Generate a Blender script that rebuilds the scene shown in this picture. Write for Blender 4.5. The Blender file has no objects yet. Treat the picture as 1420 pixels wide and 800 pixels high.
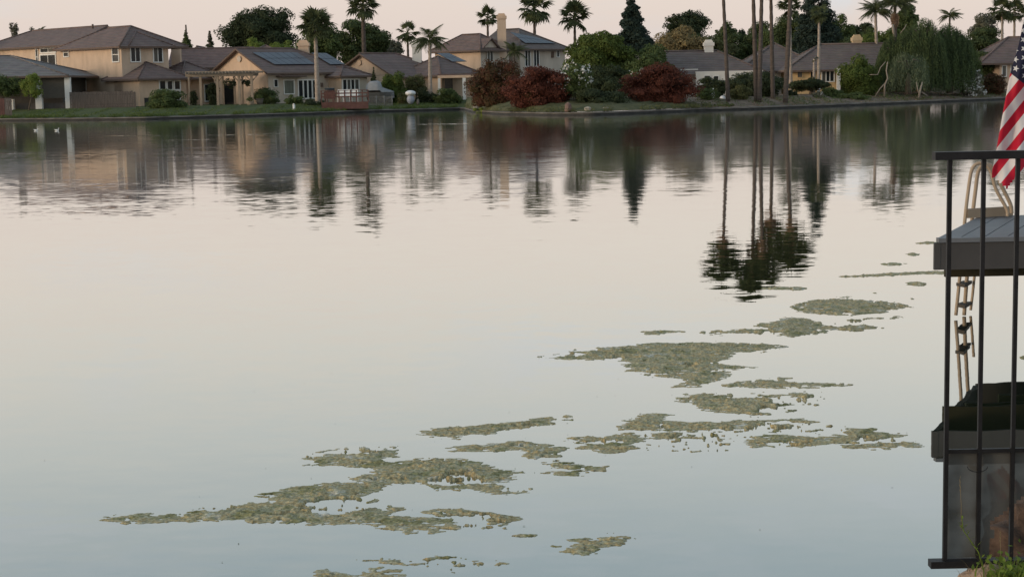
import bpy, math, random
import numpy as np
from mathutils import Vector, Matrix
R = random.Random(7)
NR = np.random.RandomState(11)
SC = bpy.context.scene
COL = SC.collection
# ------------------------------------------------------------------ camera
F, H0 = 2300.0, 2.28
PITCH, ROLL = math.radians(7.03), math.radians(1.1)
cam_d = bpy.data.cameras.new('camera'); cam = bpy.data.objects.new('camera', cam_d); COL.objects.link(cam)
cam_d.sensor_width = 36.0; cam_d.lens = F / 1420 * 36.0; cam_d.clip_start = 0.1; cam_d.clip_end = 6000
cam.location = (0, 0, H0)
cam.rotation_euler = (Matrix.Rotation(math.radians(90) - PITCH, 3, 'X') @ Matrix.Rotation(-ROLL, 3, 'Z')).to_euler()
SC.camera = cam

# ------------------------------------------------------------------ sky and sun
SUN_EL, SUN_AZ = math.radians(9), math.radians(-112)      # low in the west, left of the view and a little behind
W = bpy.data.worlds.new('World'); SC.world = W; W.use_nodes = True
nt = W.node_tree; nt.nodes.clear()
def wn(t, **k):
    n = nt.nodes.new(t)
    for a, b in k.items(): setattr(n, a, b)
    return n
sky = wn('ShaderNodeTexSky', sky_type='NISHITA', sun_disc=False, sun_elevation=SUN_EL, sun_rotation=SUN_AZ, dust_density=3.0, air_density=1.0, ozone_density=1.0)
bg1 = wn('ShaderNodeBackground'); bg1.inputs['Strength'].default_value = 0.05
nt.links.new(sky.outputs[0], bg1.inputs[0])
tc = wn('ShaderNodeTexCoord'); sp = wn('ShaderNodeSeparateXYZ'); nt.links.new(tc.outputs['Generated'], sp.inputs[0])
ramp = wn('ShaderNodeValToRGB'); nt.links.new(sp.outputs['Z'], ramp.inputs[0])
stops = [(0.0, (.71, .605, .565)), (.06, (.715, .61, .565)), (.11, (.735, .64, .57)), (.16, (.72, .665, .59)), (.21, (.645, .645, .60)), (.29, (.455, .53, .545)), (.45, (.37, .48, .56)), (1.0, (.24, .34, .45))]
els = ramp.color_ramp.elements
while len(els) < len(stops): els.new(.5)
for e, (p, c) in zip(els, stops): e.position = p; e.color = (*c, 1)
cl = wn('ShaderNodeTexNoise'); cl.inputs['Scale'].default_value = 5.0; cl.inputs['Detail'].default_value = 6; cl.inputs['Roughness'].default_value = .6
mp = wn('ShaderNodeMapping'); mp.inputs['Scale'].default_value = (1, 1, 4.5); mp.inputs['Location'].default_value = (.35, .1, .2)
nt.links.new(tc.outputs['Generated'], mp.inputs[0]); nt.links.new(mp.outputs[0], cl.inputs[0])
cr = wn('ShaderNodeMapRange'); cr.inputs[1].default_value = .52; cr.inputs[2].default_value = .75; cr.inputs[3].default_value = 0; cr.inputs[4].default_value = .5
nt.links.new(cl.outputs[0], cr.inputs[0])
cm = wn('ShaderNodeMix', data_type='RGBA'); nt.links.new(cr.outputs[0], cm.inputs[0]); nt.links.new(ramp.outputs[0], cm.inputs[6]); cm.inputs[7].default_value = (.62, .64, .68, 1)
# one small pale cloud bank low over the far trees
az_, el_ = math.atan2(488, 2300), math.radians(2.9)
cdv = wn('ShaderNodeVectorMath', operation='SUBTRACT'); nt.links.new(tc.outputs['Generated'], cdv.inputs[0]); cdv.inputs[1].default_value = (math.sin(az_) * math.cos(el_), math.cos(az_) * math.cos(el_), math.sin(el_))
cds = wn('ShaderNodeVectorMath', operation='MULTIPLY'); nt.links.new(cdv.outputs[0], cds.inputs[0]); cds.inputs[1].default_value = (26, 26, 38)
cdl = wn('ShaderNodeVectorMath', operation='LENGTH'); nt.links.new(cds.outputs[0], cdl.inputs[0])
cn = wn('ShaderNodeTexNoise'); cn.inputs['Scale'].default_value = 45; cn.inputs['Detail'].default_value = 6; nt.links.new(tc.outputs['Generated'], cn.inputs[0])
ca = wn('ShaderNodeMath', operation='MULTIPLY_ADD'); nt.links.new(cn.outputs[0], ca.inputs[0]); ca.inputs[1].default_value = 2.6; nt.links.new(cdl.outputs['Value'], ca.inputs[2])
cmr = wn('ShaderNodeMapRange'); cmr.inputs[1].default_value = 2.1; cmr.inputs[2].default_value = 1.2; cmr.inputs[3].default_value = 0; cmr.inputs[4].default_value = .75; nt.links.new(ca.outputs[0], cmr.inputs[0])
cm3 = wn('ShaderNodeMix', data_type='RGBA'); nt.links.new(cmr.outputs[0], cm3.inputs[0]); nt.links.new(cm.outputs[2], cm3.inputs[6]); cm3.inputs[7].default_value = (.62, .67, .74, 1); cm = cm3
bg2 = wn('ShaderNodeBackground'); bg2.inputs['Strength'].default_value = 1.0; nt.links.new(cm.outputs[2], bg2.inputs[0])
ad = wn('ShaderNodeAddShader'); nt.links.new(bg1.outputs[0], ad.inputs[0]); nt.links.new(bg2.outputs[0], ad.inputs[1])
wo = wn('ShaderNodeOutputWorld'); nt.links.new(ad.outputs[0], wo.inputs[0])
sd = bpy.data.lights.new('sun', 'SUN'); sd.energy = 1.3; sd.angle = math.radians(14); sd.color = (1, .83, .66)
so = bpy.data.objects.new('sun', sd); COL.objects.link(so)
sdir = Vector((math.sin(SUN_AZ) * math.cos(SUN_EL), math.cos(SUN_AZ) * math.cos(SUN_EL), math.sin(SUN_EL)))
so.rotation_euler = sdir.to_track_quat('Z', 'Y').to_euler()
SC.view_settings.view_transform = 'Standard'; SC.view_settings.look = 'None'; SC.view_settings.exposure = 0.0; SC.view_settings.gamma = 1.0

# ------------------------------------------------------------------ photograph pixel -> place
_c, _s, _cp, _sp = math.cos(ROLL), math.sin(ROLL), math.cos(PITCH), math.sin(PITCH)
def ray(px, py):
    x, y = px - 710, 400 - py
    xr = x * _c + y * _s; yr = -x * _s + y * _c
    return Vector((xr, F * _cp + yr * _sp, -F * _sp + yr * _cp))
O = Vector((0, 0, H0))
def PZ(px, py, z=0.0):
    r = ray(px, py); return O + r * ((z - H0) / r.z)
def PY(px, py, Y):
    r = ray(px, py); return O + r * (Y / r.y)
def PP(px, py, P0, n):
    r = ray(px, py); return O + r * ((P0 - O).dot(n) / r.dot(n))

# ------------------------------------------------------------------ materials
MATS = {}
def nodes(name):
    m = bpy.data.materials.new(name); m.use_nodes = True
    t = m.node_tree; b = t.nodes['Principled BSDF']; return m, t, b
def mat(name, c, rough=.8, var=.15, scale=3.0, c2=None, bump=0.0, bscale=None, metal=0.0, spec=.3, stretch=(1, 1, 1), detail=5.0, isl=False, trans=0.0):
    if name in MATS: return MATS[name]
    m, t, b = nodes(name)
    L = t.links
    co = t.nodes.new('ShaderNodeTexCoord'); mpn = t.nodes.new('ShaderNodeMapping'); mpn.inputs['Scale'].default_value = stretch
    L.new(co.outputs['Object'], mpn.inputs[0])
    nz = t.nodes.new('ShaderNodeTexNoise'); nz.inputs['Scale'].default_value = scale; nz.inputs['Detail'].default_value = detail; nz.inputs['Roughness'].default_value = .62
    L.new(mpn.outputs[0], nz.inputs[0])
    mr = t.nodes.new('ShaderNodeMapRange'); mr.inputs[1].default_value = .3; mr.inputs[2].default_value = .7
    L.new(nz.outputs[0], mr.inputs[0])
    mx = t.nodes.new('ShaderNodeMix'); mx.data_type = 'RGBA'
    a = tuple(max(0, v * (1 - var)) for v in c) if c2 is None else c
    bb = tuple(min(1, v * (1 + var)) for v in c) if c2 is None else c2
    mx.inputs[6].default_value = (*a, 1); mx.inputs[7].default_value = (*bb, 1)
    fac = mr.outputs[0]
    if isl:
        g = t.nodes.new('ShaderNodeNewGeometry'); mm = t.nodes.new('ShaderNodeMath'); mm.operation = 'MULTIPLY_ADD'
        L.new(g.outputs['Random Per Island'], mm.inputs[0]); mm.inputs[1].default_value = .6
        m2 = t.nodes.new('ShaderNodeMath'); m2.operation = 'MULTIPLY'; L.new(mr.outputs[0], m2.inputs[0]); m2.inputs[1].default_value = .4
        L.new(m2.outputs[0], mm.inputs[2]); fac = mm.outputs[0]
    L.new(fac, mx.inputs[0]); L.new(mx.outputs[2], b.inputs['Base Color'])
    b.inputs['Roughness'].default_value = rough; b.inputs['Metallic'].default_value = metal
    b.inputs['Specular IOR Level'].default_value = spec
    if bump:
        bp = t.nodes.new('ShaderNodeBump'); bp.inputs['Strength'].default_value = 1.0; bp.inputs['Distance'].default_value = bump
        n2 = t.nodes.new('ShaderNodeTexNoise'); n2.inputs['Scale'].default_value = bscale or scale * 4; n2.inputs['Detail'].default_value = 4
        L.new(mpn.outputs[0], n2.inputs[0]); L.new(n2.outputs[0], bp.inputs['Height']); L.new(bp.outputs[0], b.inputs['Normal'])
    if trans:
        tr = t.nodes.new('ShaderNodeBsdfTranslucent'); L.new(mx.outputs[2], tr.inputs[0])
        ms = t.nodes.new('ShaderNodeMixShader'); ms.inputs[0].default_value = trans
        L.new(b.outputs[0], ms.inputs[1]); L.new(tr.outputs[0], ms.inputs[2]); L.new(ms.outputs[0], t.nodes['Material Output'].inputs[0])
    MATS[name] = m; return m
def roof_mat(name, c):
    if name in MATS: return MATS[name]
    m, t, b = nodes(name); L = t.links
    co = t.nodes.new('ShaderNodeTexCoord')
    n1 = t.nodes.new('ShaderNodeTexNoise'); n1.inputs['Scale'].default_value = 1.1; n1.inputs['Detail'].default_value = 8; n1.inputs['Roughness'].default_value = .7
    L.new(co.outputs['Object'], n1.inputs[0])
    n2 = t.nodes.new('ShaderNodeTexVoronoi'); n2.inputs['Scale'].default_value = 3.2; L.new(co.outputs['Object'], n2.inputs[0])
    wv = t.nodes.new('ShaderNodeTexWave'); wv.wave_type = 'BANDS'; wv.bands_direction = 'Z'; wv.inputs['Scale'].default_value = 1.9; wv.inputs['Distortion'].default_value = .6; wv.inputs['Detail'].default_value = 2
    L.new(co.outputs['Object'], wv.inputs[0])
    mx = t.nodes.new('ShaderNodeMix'); mx.data_type = 'RGBA'
    mx.inputs[6].default_value = (*[v * .62 for v in c], 1); mx.inputs[7].default_value = (*[min(1, v * 1.3) for v in c], 1)
    ma = t.nodes.new('ShaderNodeMath'); ma.operation = 'MULTIPLY_ADD'; ma.inputs[1].default_value = .22; L.new(wv.outputs[1], ma.inputs[0]); L.new(n1.outputs[0], ma.inputs[2])
    mb = t.nodes.new('ShaderNodeMapRange'); mb.inputs[1].default_value = .35; mb.inputs[2].default_value = .9; L.new(ma.outputs[0], mb.inputs[0])
    L.new(mb.outputs[0], mx.inputs[0])
    m3 = t.nodes.new('ShaderNodeMix'); m3.data_type = 'RGBA'; m3.blend_type = 'MULTIPLY'; m3.inputs[0].default_value = .10
    L.new(mx.outputs[2], m3.inputs[6]); L.new(n2.outputs['Color'], m3.inputs[7])
    hs = t.nodes.new('ShaderNodeHueSaturation'); hs.inputs['Saturation'].default_value = .82; hs.inputs['Value'].default_value = 1.0
    L.new(m3.outputs[2], hs.inputs['Color']); L.new(hs.outputs[0], b.inputs['Base Color'])
    b.inputs['Roughness'].default_value = .85
    bp = t.nodes.new('ShaderNodeBump'); bp.inputs['Distance'].default_value = .05; L.new(wv.outputs[1], bp.inputs['Height']); L.new(bp.outputs[0], b.inputs['Normal'])
    MATS[name] = m; return m

STUCCO_Y = mat('stucco_warm', (.56, .42, .31), .9, .17, .9, stretch=(1, 1, .35), bump=.01, bscale=12)
STUCCO_P = mat('stucco_peach', (.58, .42, .30), .9, .17, .9, stretch=(1, 1, .35), bump=.01, bscale=12)
STUCCO_G = mat('stucco_cream', (.52, .44, .36), .9, .17, .9, stretch=(1, 1, .35), bump=.01, bscale=12)
STUCCO_W = mat('stucco_white', (.68, .64, .58), .9, .08, .6)
STUCCO_O = mat('stucco_ochre', (.60, .42, .22), .9, .10, .6)
WHITE = mat('white_paint', (.72, .70, .66), .6, .06, 2)
GLASS = mat('window_glass', (.018, .021, .024), .25, .3, .8, spec=.35)
CURTAIN = mat('curtained_glass', (.13, .14, .115), .35, .25, 1.2, spec=.4, stretch=(6, 6, .4))
BLIND = mat('blinds_behind_glass', (.05, .05, .048), .3, .3, 1.5, spec=.4, stretch=(.3, .3, 9)); CURTAIN2 = mat('drapes_behind_glass', (.085, .08, .07), .35, .35, 1.5, spec=.4, stretch=(7, 7, .3))
ROOF_B = roof_mat('brown_roof_tiles', (.165, .100, .080))
ROOF_R = roof_mat('reddish_roof_tiles', (.20, .105, .078))
ROOF_G = roof_mat('grey_roof_tiles', (.15, .105, .086))
ROOF_S = roof_mat('slate_grey_shingles', (.165, .14, .128))
FASCIA = mat('brown_fascia', (.13, .09, .07), .8)
SOLAR = mat('solar_cells', (.07, .073, .085), .38, .12, .6, spec=.5)
SOLAR_F = mat('solar_frame', (.05, .05, .06), .5)
WOOD_G = mat('weathered_wood', (.115, .095, .083), .9, .35, 2.5, stretch=(6, 6, .5))
WOOD_T = mat('tan_timber', (.30, .235, .175), .85, .2, 2, stretch=(3, 3, 1))
WOOD_R = mat('red_brown_timber', (.115, .055, .045), .85, .25, 3)
CONC = mat('pale_concrete', (.15, .13, .11), .95, .5, .7, bump=.02)
DARKC = mat('dark_damp_concrete', (.045, .042, .038), .9, .35, 2)
LAWN = mat('lawn_grass', (.034, .050, .012), .95, .3, .9, c2=(.085, .10, .028), bump=.05, bscale=9)
DIRT = mat('bank_dirt', (.075, .058, .038), .95, .3, 1.1, c2=(.25, .175, .12), bump=.05, bscale=6)
SCRUB = mat('scrub_ground', (.045, .052, .018), .95, .3, .9, c2=(.13, .12, .055), bump=.05, bscale=6)
BARK = mat('grey_bark', (.12, .095, .075), .95, .3, 4, stretch=(1, 1, .4), bump=.02)
BARK_P = mat('pale_bark', (.27, .225, .18), .95, .3, 2, stretch=(1, 1, .5), bump=.02)
PTRUNK = mat('palm_trunk', (.065, .05, .042), .95, .35, 2.2, c2=(.12, .095, .078), stretch=(1, 1, 3), bump=.03)
PTRUNK_P = mat('pale_palm_trunk', (.26, .21, .17), .95, .3, 2.2, c2=(.42, .35, .29), stretch=(1, 1, 3), bump=.03)
def leafm(name, c, v=.5, tr=.34):
    c = (c[0] * 2.5, c[1] * 2.25, c[2] * 2.0)
    return mat(name, tuple(x * (1 - v) for x in c), .7, 0, .8, c2=tuple(min(1, x * (1 + v)) for x in c), isl=True, trans=tr, spec=.2)
L_DARK = leafm('leaf_dark', (.022, .031, .016)); L_OAK = leafm('leaf_oak', (.034, .049, .021))
L_GREEN = leafm('leaf_green', (.044, .064, .017)); L_LIGHT = leafm('leaf_light', (.075, .105, .026))
L_MID = leafm('leaf_mid', (.040, .058, .022)); L_TAN = leafm('leaf_tan', (.10, .085, .045))
L_RED = leafm('leaf_red', (.054, .0195, .0135), .85); L_REDG = mat('leaf_red_green', (.045, .055, .018), .7, 0, .8, c2=(.135, .036, .024), isl=True, trans=.2, spec=.2)
L_PALM = leafm('leaf_palm', (.040, .052, .026)); L_WILLOW = mat('leaf_willow', (.022, .036, .018), .7, 0, 2.4, c2=(.14, .185, .07), stretch=(1, 1, .14), trans=.2, spec=.2, detail=3)
L_OLIVE = leafm('leaf_olive', (.055, .062, .028)); L_CONI = leafm('leaf_conifer', (.015, .025, .021))
L_DEAD = leafm('leaf_dead', (.13, .095, .07)); L_GREY = leafm('leaf_greyish', (.065, .07, .055))
L_BLOS = mat('oleander_blossom', (.55, .54, .50), .7, .1, 3, isl=True)

# ------------------------------------------------------------------ object helpers
class MB:
    def __init__(s): s.v = []; s.f = []; s.sm = []
    def add(s, vs, fs, smooth=False):
        n = len(s.v); s.v += [tuple(p) for p in vs]; s.f += [tuple(i + n for i in f) for f in fs]; s.sm += [smooth] * len(fs); return s
    def obox(s, o, a, b, c):
        o, a, b, c = map(Vector, (o, a, b, c))
        vs = [o, o + a, o + a + b, o + b, o + c, o + a + c, o + a + b + c, o + b + c]
        fs = [(0, 3, 2, 1), (4, 5, 6, 7), (0, 1, 5, 4), (1, 2, 6, 5), (2, 3, 7, 6), (3, 0, 4, 7)]
        if a.cross(b).dot(c) < 0: fs = [f[::-1] for f in fs]
        return s.add(vs, fs)
    def box(s, x0, y0, z0, x1, y1, z1): return s.obox((x0, y0, z0), (x1 - x0, 0, 0), (0, y1 - y0, 0), (0, 0, z1 - z0))
    def prism(s, poly, z0, z1):
        n = len(poly)
        vs = [(p[0], p[1], z0) for p in poly] + [(p[0], p[1], z1) for p in poly]
        fs = [tuple(range(n))[::-1], tuple(range(n, 2 * n))] + [(i, (i + 1) % n, n + (i + 1) % n, n + i) for i in range(n)]
        return s.add(vs, fs)
    def tube(s, pts, rad, k=8, cap=True, sx=1.0):
        pts = [Vector(p) for p in pts]
        if not hasattr(rad, '__len__'): rad = [rad] * len(pts)
        vs = []; fs = []
        for i, p in enumerate(pts):
            d = (pts[min(i + 1, len(pts) - 1)] - pts[max(i - 1, 0)]).normalized()
            ref = Vector((0, 1, 0)) if abs(d.y) < .9 else Vector((1, 0, 0))
            a = d.cross(ref).normalized(); b = d.cross(a)
            for j in range(k):
                t = 2 * math.pi * j / k
                vs.append(p + (a * math.cos(t) * sx + b * math.sin(t)) * rad[i])
        for i in range(len(pts) - 1):
            for j in range(k): fs.append((i * k + j, i * k + (j + 1) % k, (i + 1) * k + (j + 1) % k, (i + 1) * k + j))
        s.add(vs, fs, True)
        if cap:
            n = len(s.v) - len(vs)
            s.f += [tuple(n + j for j in range(k))[::-1], tuple(n + len(vs) - k + j for j in range(k))]; s.sm += [False, False]
        return s
    def ellip(s, c, r, nu=14, nv=9, jit=0.0, seed=0, zc=None):
        rr = random.Random(seed); ph = [rr.uniform(0, 6.28) for _ in range(6)]
        vs = []; fs = []
        for i in range(nv + 1):
            th = math.pi * i / nv
            for j in range(nu):
                a = 2 * math.pi * j / nu
                q = Vector((math.sin(th) * math.cos(a), math.sin(th) * math.sin(a), math.cos(th)))
                k = 1 + jit * (math.sin(3 * q.x + ph[0]) + math.sin(4 * q.y + ph[1]) + math.sin(5 * q.z + ph[2]) + .6 * math.sin(9 * q.x + 7 * q.z + ph[3])) / 2
                vs.append((c[0] + q.x * r[0] * k, c[1] + q.y * r[1] * k, c[2] + q.z * r[2] * k))
        for i in range(nv):
            for j in range(nu): fs.append((i * nu + j, (i + 1) * nu + j, (i + 1) * nu + (j + 1) % nu, i * nu + (j + 1) % nu))
        return s.add(vs, fs, jit < .12)
    def build(s, name, m, parent=None, kind=None, label=None):
        o = bpy.data.objects.new(name, bpy.data.meshes.new(name)); COL.objects.link(o)
        off = Vector((0, 0, 0))
        if parent is not None: off = wloc(parent)
        me = o.data; me.from_pydata([(a - off.x, b - off.y, c - off.z) for a, b, c in s.v], [], s.f)
        if any(s.sm): me.polygons.foreach_set('use_smooth', s.sm)
        me.materials.append(m); me.update()
        if parent is not None: o.parent = parent
        if kind: o['kind'] = kind
        if label: o['label'] = label
        return o
def wloc(o):
    v = Vector((0, 0, 0))
    while o is not None: v += o.location; o = o.parent
    return v
def npmesh(name, V, Fq, m, parent=None, kind=None, smooth=False):
    off = wloc(parent) if parent is not None else Vector((0, 0, 0))
    V = np.asarray(V, dtype=np.float32) - np.array(off, dtype=np.float32); Fq = np.asarray(Fq, dtype=np.int32)
    me = bpy.data.meshes.new(name); k = Fq.shape[1]
    me.vertices.add(len(V)); me.vertices.foreach_set('co', V.ravel())
    me.loops.add(Fq.size); me.loops.foreach_set('vertex_index', Fq.ravel())
    me.polygons.add(len(Fq)); me.polygons.foreach_set('loop_start', np.arange(0, Fq.size, k, dtype=np.int32)); me.polygons.foreach_set('loop_total', np.full(len(Fq), k, dtype=np.int32))
    if smooth: me.polygons.foreach_set('use_smooth', np.ones(len(Fq), dtype=bool))
    me.update(calc_edges=True); me.materials.append(m)
    o = bpy.data.objects.new(name, me); COL.objects.link(o)
    if parent is not None: o.parent = parent
    if kind: o['kind'] = kind
    return o
def thing(name, label, cat, loc, group=None):
    o = bpy.data.objects.new(name, None); COL.objects.link(o); o.location = loc; o.empty_display_size = .3
    o['label'] = label; o['category'] = cat
    if group: o['group'] = group
    return o
def tag(o, label, cat, group=None):
    o['label'] = label; o['category'] = cat
    if group: o['group'] = group
    return o

# ------------------------------------------------------------------ water
def water():
    m, t, b = nodes('lake_water'); L = t.links; t.nodes.remove(b)
    g = t.nodes.new('ShaderNodeNewGeometry')
    def noise(scale, st, det=2.0):
        mp = t.nodes.new('ShaderNodeMapping'); mp.inputs['Scale'].default_value = st; L.new(g.outputs['Position'], mp.inputs[0])
        n = t.nodes.new('ShaderNodeTexNoise'); n.inputs['Scale'].default_value = scale; n.inputs['Detail'].default_value = det; n.inputs['Roughness'].default_value = .5
        L.new(mp.outputs[0], n.inputs[0]); return n
    def vm(op, a, b_=None, s=None):
        n = t.nodes.new('ShaderNodeVectorMath'); n.operation = op
        if hasattr(a, 'links'): L.new(a, n.inputs[0])
        else: n.inputs[0].default_value = a
        if b_ is not None:
            if hasattr(b_, 'links'): L.new(b_, n.inputs[1])
            else: n.inputs[1].default_value = b_
        if s is not None:
            if hasattr(s, 'links'): L.new(s, n.inputs['Scale'])
            else: n.inputs['Scale'].default_value = s
        return n.outputs[0]
    fine = noise(6.5, (.55, 1.1, 1), 1.5); mid = noise(1.4, (.35, 1.2, 1), 1)
    patch = noise(.07, (.35, 1.6, 1), 3.0)
    pr = t.nodes.new('ShaderNodeMapRange'); pr.inputs[1].default_value = .45; pr.inputs[2].default_value = .72; pr.inputs[3].default_value = .75; pr.inputs[4].default_value = 2.2; L.new(patch.outputs[0], pr.inputs[0])
    sxyz = t.nodes.new('ShaderNodeSeparateXYZ'); L.new(g.outputs['Position'], sxyz.inputs[0])
    yr = t.nodes.new('ShaderNodeMapRange'); yr.inputs[1].default_value = 11; yr.inputs[2].default_value = 19; yr.inputs[3].default_value = .22; yr.inputs[4].default_value = 1.0; L.new(sxyz.outputs[1], yr.inputs[0])
    xr = t.nodes.new('ShaderNodeMapRange'); xr.inputs[1].default_value = 2.6; xr.inputs[2].default_value = -1.5; xr.inputs[3].default_value = 0; xr.inputs[4].default_value = .7; L.new(sxyz.outputs[0], xr.inputs[0])
    xa_ = t.nodes.new('ShaderNodeMath'); xa_.operation = 'ADD'; L.new(yr.outputs[0], xa_.inputs[0]); L.new(xr.outputs[0], xa_.inputs[1])
    cat = t.nodes.new('ShaderNodeMath'); cat.operation = 'MULTIPLY'; L.new(pr.outputs[0], cat.inputs[0]); L.new(xa_.outputs[0], cat.inputs[1])
    y2 = t.nodes.new('ShaderNodeMapRange'); y2.inputs[1].default_value = 24; y2.inputs[2].default_value = 50; y2.inputs[3].default_value = 1.0; y2.inputs[4].default_value = .62; L.new(sxyz.outputs[1], y2.inputs[0])
    rare = noise(.16, (.5, 1.0, 1), 2.0); r2 = t.nodes.new('ShaderNodeMapRange'); r2.inputs[1].default_value = .66; r2.inputs[2].default_value = .72; r2.inputs[3].default_value = 0; r2.inputs[4].default_value = 9; L.new(rare.outputs[0], r2.inputs[0])
    y3 = t.nodes.new('ShaderNodeMapRange'); y3.inputs[1].default_value = 55; y3.inputs[2].default_value = 75; L.new(sxyz.outputs[1], y3.inputs[0])
    r3 = t.nodes.new('ShaderNodeMath'); r3.operation = 'MULTIPLY_ADD'; L.new(r2.outputs[0], r3.inputs[0]); L.new(y3.outputs[0], r3.inputs[1]); L.new(y2.outputs[0], r3.inputs[2])
    c2_ = t.nodes.new('ShaderNodeMath'); c2_.operation = 'MULTIPLY'; L.new(cat.outputs[0], c2_.inputs[0]); L.new(r3.outputs[0], c2_.inputs[1]); cat0 = cat; cat = c2_
    gr = t.nodes.new('ShaderNodeMapRange'); gr.inputs[1].default_value = 19; gr.inputs[2].default_value = 46; gr.inputs[3].default_value = .008; gr.inputs[4].default_value = .062; L.new(sxyz.outputs[1], gr.inputs[0])
    a = vm('MULTIPLY', vm('SUBTRACT', fine.outputs['Color'], (.5, .5, .5)), (.012, .022, 0))
    c = vm('MULTIPLY', vm('SUBTRACT', mid.outputs['Color'], (.5, .5, .5)), (.004, .008, 0))
    sl = vm('ADD', vm('SCALE', a, s=cat.outputs[0]), vm('SCALE', c, s=cat0.outputs[0]))
    nn = vm('NORMALIZE', vm('ADD', sl, (0, 0, 1)))
    gl = t.nodes.new('ShaderNodeBsdfGlossy'); gl.inputs[0].default_value = (.98, .99, .99, 1); L.new(nn, gl.inputs['Normal']); L.new(gr.outputs[0], gl.inputs['Roughness'])
    df = t.nodes.new('ShaderNodeBsdfDiffuse'); df.inputs[0].default_value = (.020, .026, .014, 1)
    lw = t.nodes.new('ShaderNodeVectorMath'); lw.operation = 'DOT_PRODUCT'; L.new(g.outputs['Incoming'], lw.inputs[0]); lw.inputs[1].default_value = (0, 0, 1)
    rp = t.nodes.new('ShaderNodeValToRGB'); L.new(lw.outputs['Value'], rp.inputs[0])
    st = [(0, .97), (.05, .93), (.10, .86), (.16, .76), (.22, .66), (.30, .56), (.6, .15), (1, .04)]
    e = rp.color_ramp.elements
    while len(e) < len(st): e.new(.5)
    for q, (p, v) in zip(e, st): q.position = p; q.color = (v, v, v, 1)
    mx = t.nodes.new('ShaderNodeMixShader'); L.new(rp.outputs[0], mx.inputs[0]); L.new(df.outputs[0], mx.inputs[1]); L.new(gl.outputs[0], mx.inputs[2])
    L.new(mx.outputs[0], t.nodes['Material Output'].inputs[0])
    return m
MB().add([(-400, -60, 0), (400, -60, 0), (400, 400, 0), (-400, 400, 0)], [(0, 1, 2, 3)]).build('lake_water', water(), kind='structure')
MB().add([(-400, -60, -1.6), (400, -60, -1.6), (400, 400, -1.6), (-400, 400, -1.6)], [(0, 1, 2, 3)]).build('lake_bed', DARKC, kind='structure')

# ------------------------------------------------------------------ far shore
SH = [(-400, 168), (-300, 168), (-120, 168), (0, 168), (100, 167.2), (200, 166), (340, 162), (450, 158.3), (520, 155.5), (600, 153.5), (643, 152.3), (655, 156), (690, 158.8), (760, 160.3), (820, 160), (870, 158.3), (960, 154.5), (1040, 152.3), (1100, 150), (1180, 147), (1300, 142), (1400, 138), (1500, 134.5), (1700, 128)]
SHW = [PZ(*p) for p in SH]
SHX = [p.x for p in SHW]; SHY = [p.y for p in SHW]
def shoreY(x): return float(np.interp(x, SHX, SHY))
def groundz(x, d):
    return float(np.interp(d, [0, .35, 3, 9, 20], [.17, .20, .42, .82, .85]))
def strip(name, xs, ds, zf, m, kind='structure'):
    V = []; Fq = []
    for x in xs:
        for d in ds: V.append((x, shoreY(x) + d, zf(x, d)))
    n = len(ds)
    for i in range(len(xs) - 1):
        for j in range(n - 1): Fq.append((i * n + j, (i + 1) * n + j, (i + 1) * n + j + 1, i * n + j + 1))
    return npmesh(name, V, Fq, m, kind=kind, smooth=True)
def xs_(a, b, st=.5): return list(np.arange(a, b, st)) + [b]
XL, XM, XN, XR = -110.0, -3.9, 13.6, 100.0
nzv = lambda x, d: .05 * math.sin(x * 1.7 + d * 2.1) + .04 * math.sin(x * 4.3 - d * 3)
strip('lawn', xs_(XL, XM), [.33, 1, 2, 3.5, 5, 7, 9, 14, 20, 45], lambda x, d: groundz(x, d), LAWN)
strip('scrubby_point', xs_(XM, XN), [.33, .8, 1.4, 2, 3, 4, 6, 9, 14, 20, 45], lambda x, d: groundz(x, d) + min(1, d / 2) * (.25 + nzv(x, d)) * (1 if d < 18 else 0), SCRUB)
strip('dirt_bank', xs_(XN, XR), [.33, .8, 1.4, 2, 3, 4, 6, 9, 14, 20, 45], lambda x, d: groundz(x, d) + (nzv(x, d) if .5 < d < 10 else 0), DIRT)
# seawall: stained face with a pale coping, in casts one can tell apart
xs = xs_(XL, XR, .5)
V = []; Fq = []
for i, x in enumerate(xs):
    y = shoreY(x)
    V += [(x, y, -.6), (x, y, .12), (x, y + .33, .12)]
for i in range(len(xs) - 1):
    for j in range(2): Fq.append((i * 3 + j, (i + 1) * 3 + j, (i + 1) * 3 + j + 1, i * 3 + j + 1))
npmesh('seawall_face', V, Fq, DARKC, kind='structure')
V = []; Fq = []
for i, x in enumerate(xs):
    y = shoreY(x); w = .36 + .05 * math.sin(i * 1.3)
    V += [(x, y - .05, .12), (x, y - .05, .175), (x, y + w, .22), (x, y + w, .1)]
for i in range(len(xs) - 1):
    for j in range(3): Fq.append((i * 4 + j, (i + 1) * 4 + j, (i + 1) * 4 + j + 1, i * 4 + j + 1))
npmesh('seawall_coping', V, Fq, CONC, kind='structure')
MB().add([(-1500, 150, .80), (1500, 150, .80), (1500, 3000, .80), (-1500, 3000, .80)], [(0, 1, 2, 3)])
gb = MB(); gb.add([(-1500, 196, .82), (1500, 196, .82), (1500, 3500, .82), (-1500, 3500, .82)], [(0, 1, 2, 3)]); gb.build('ground', SCRUB, kind='structure')

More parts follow.
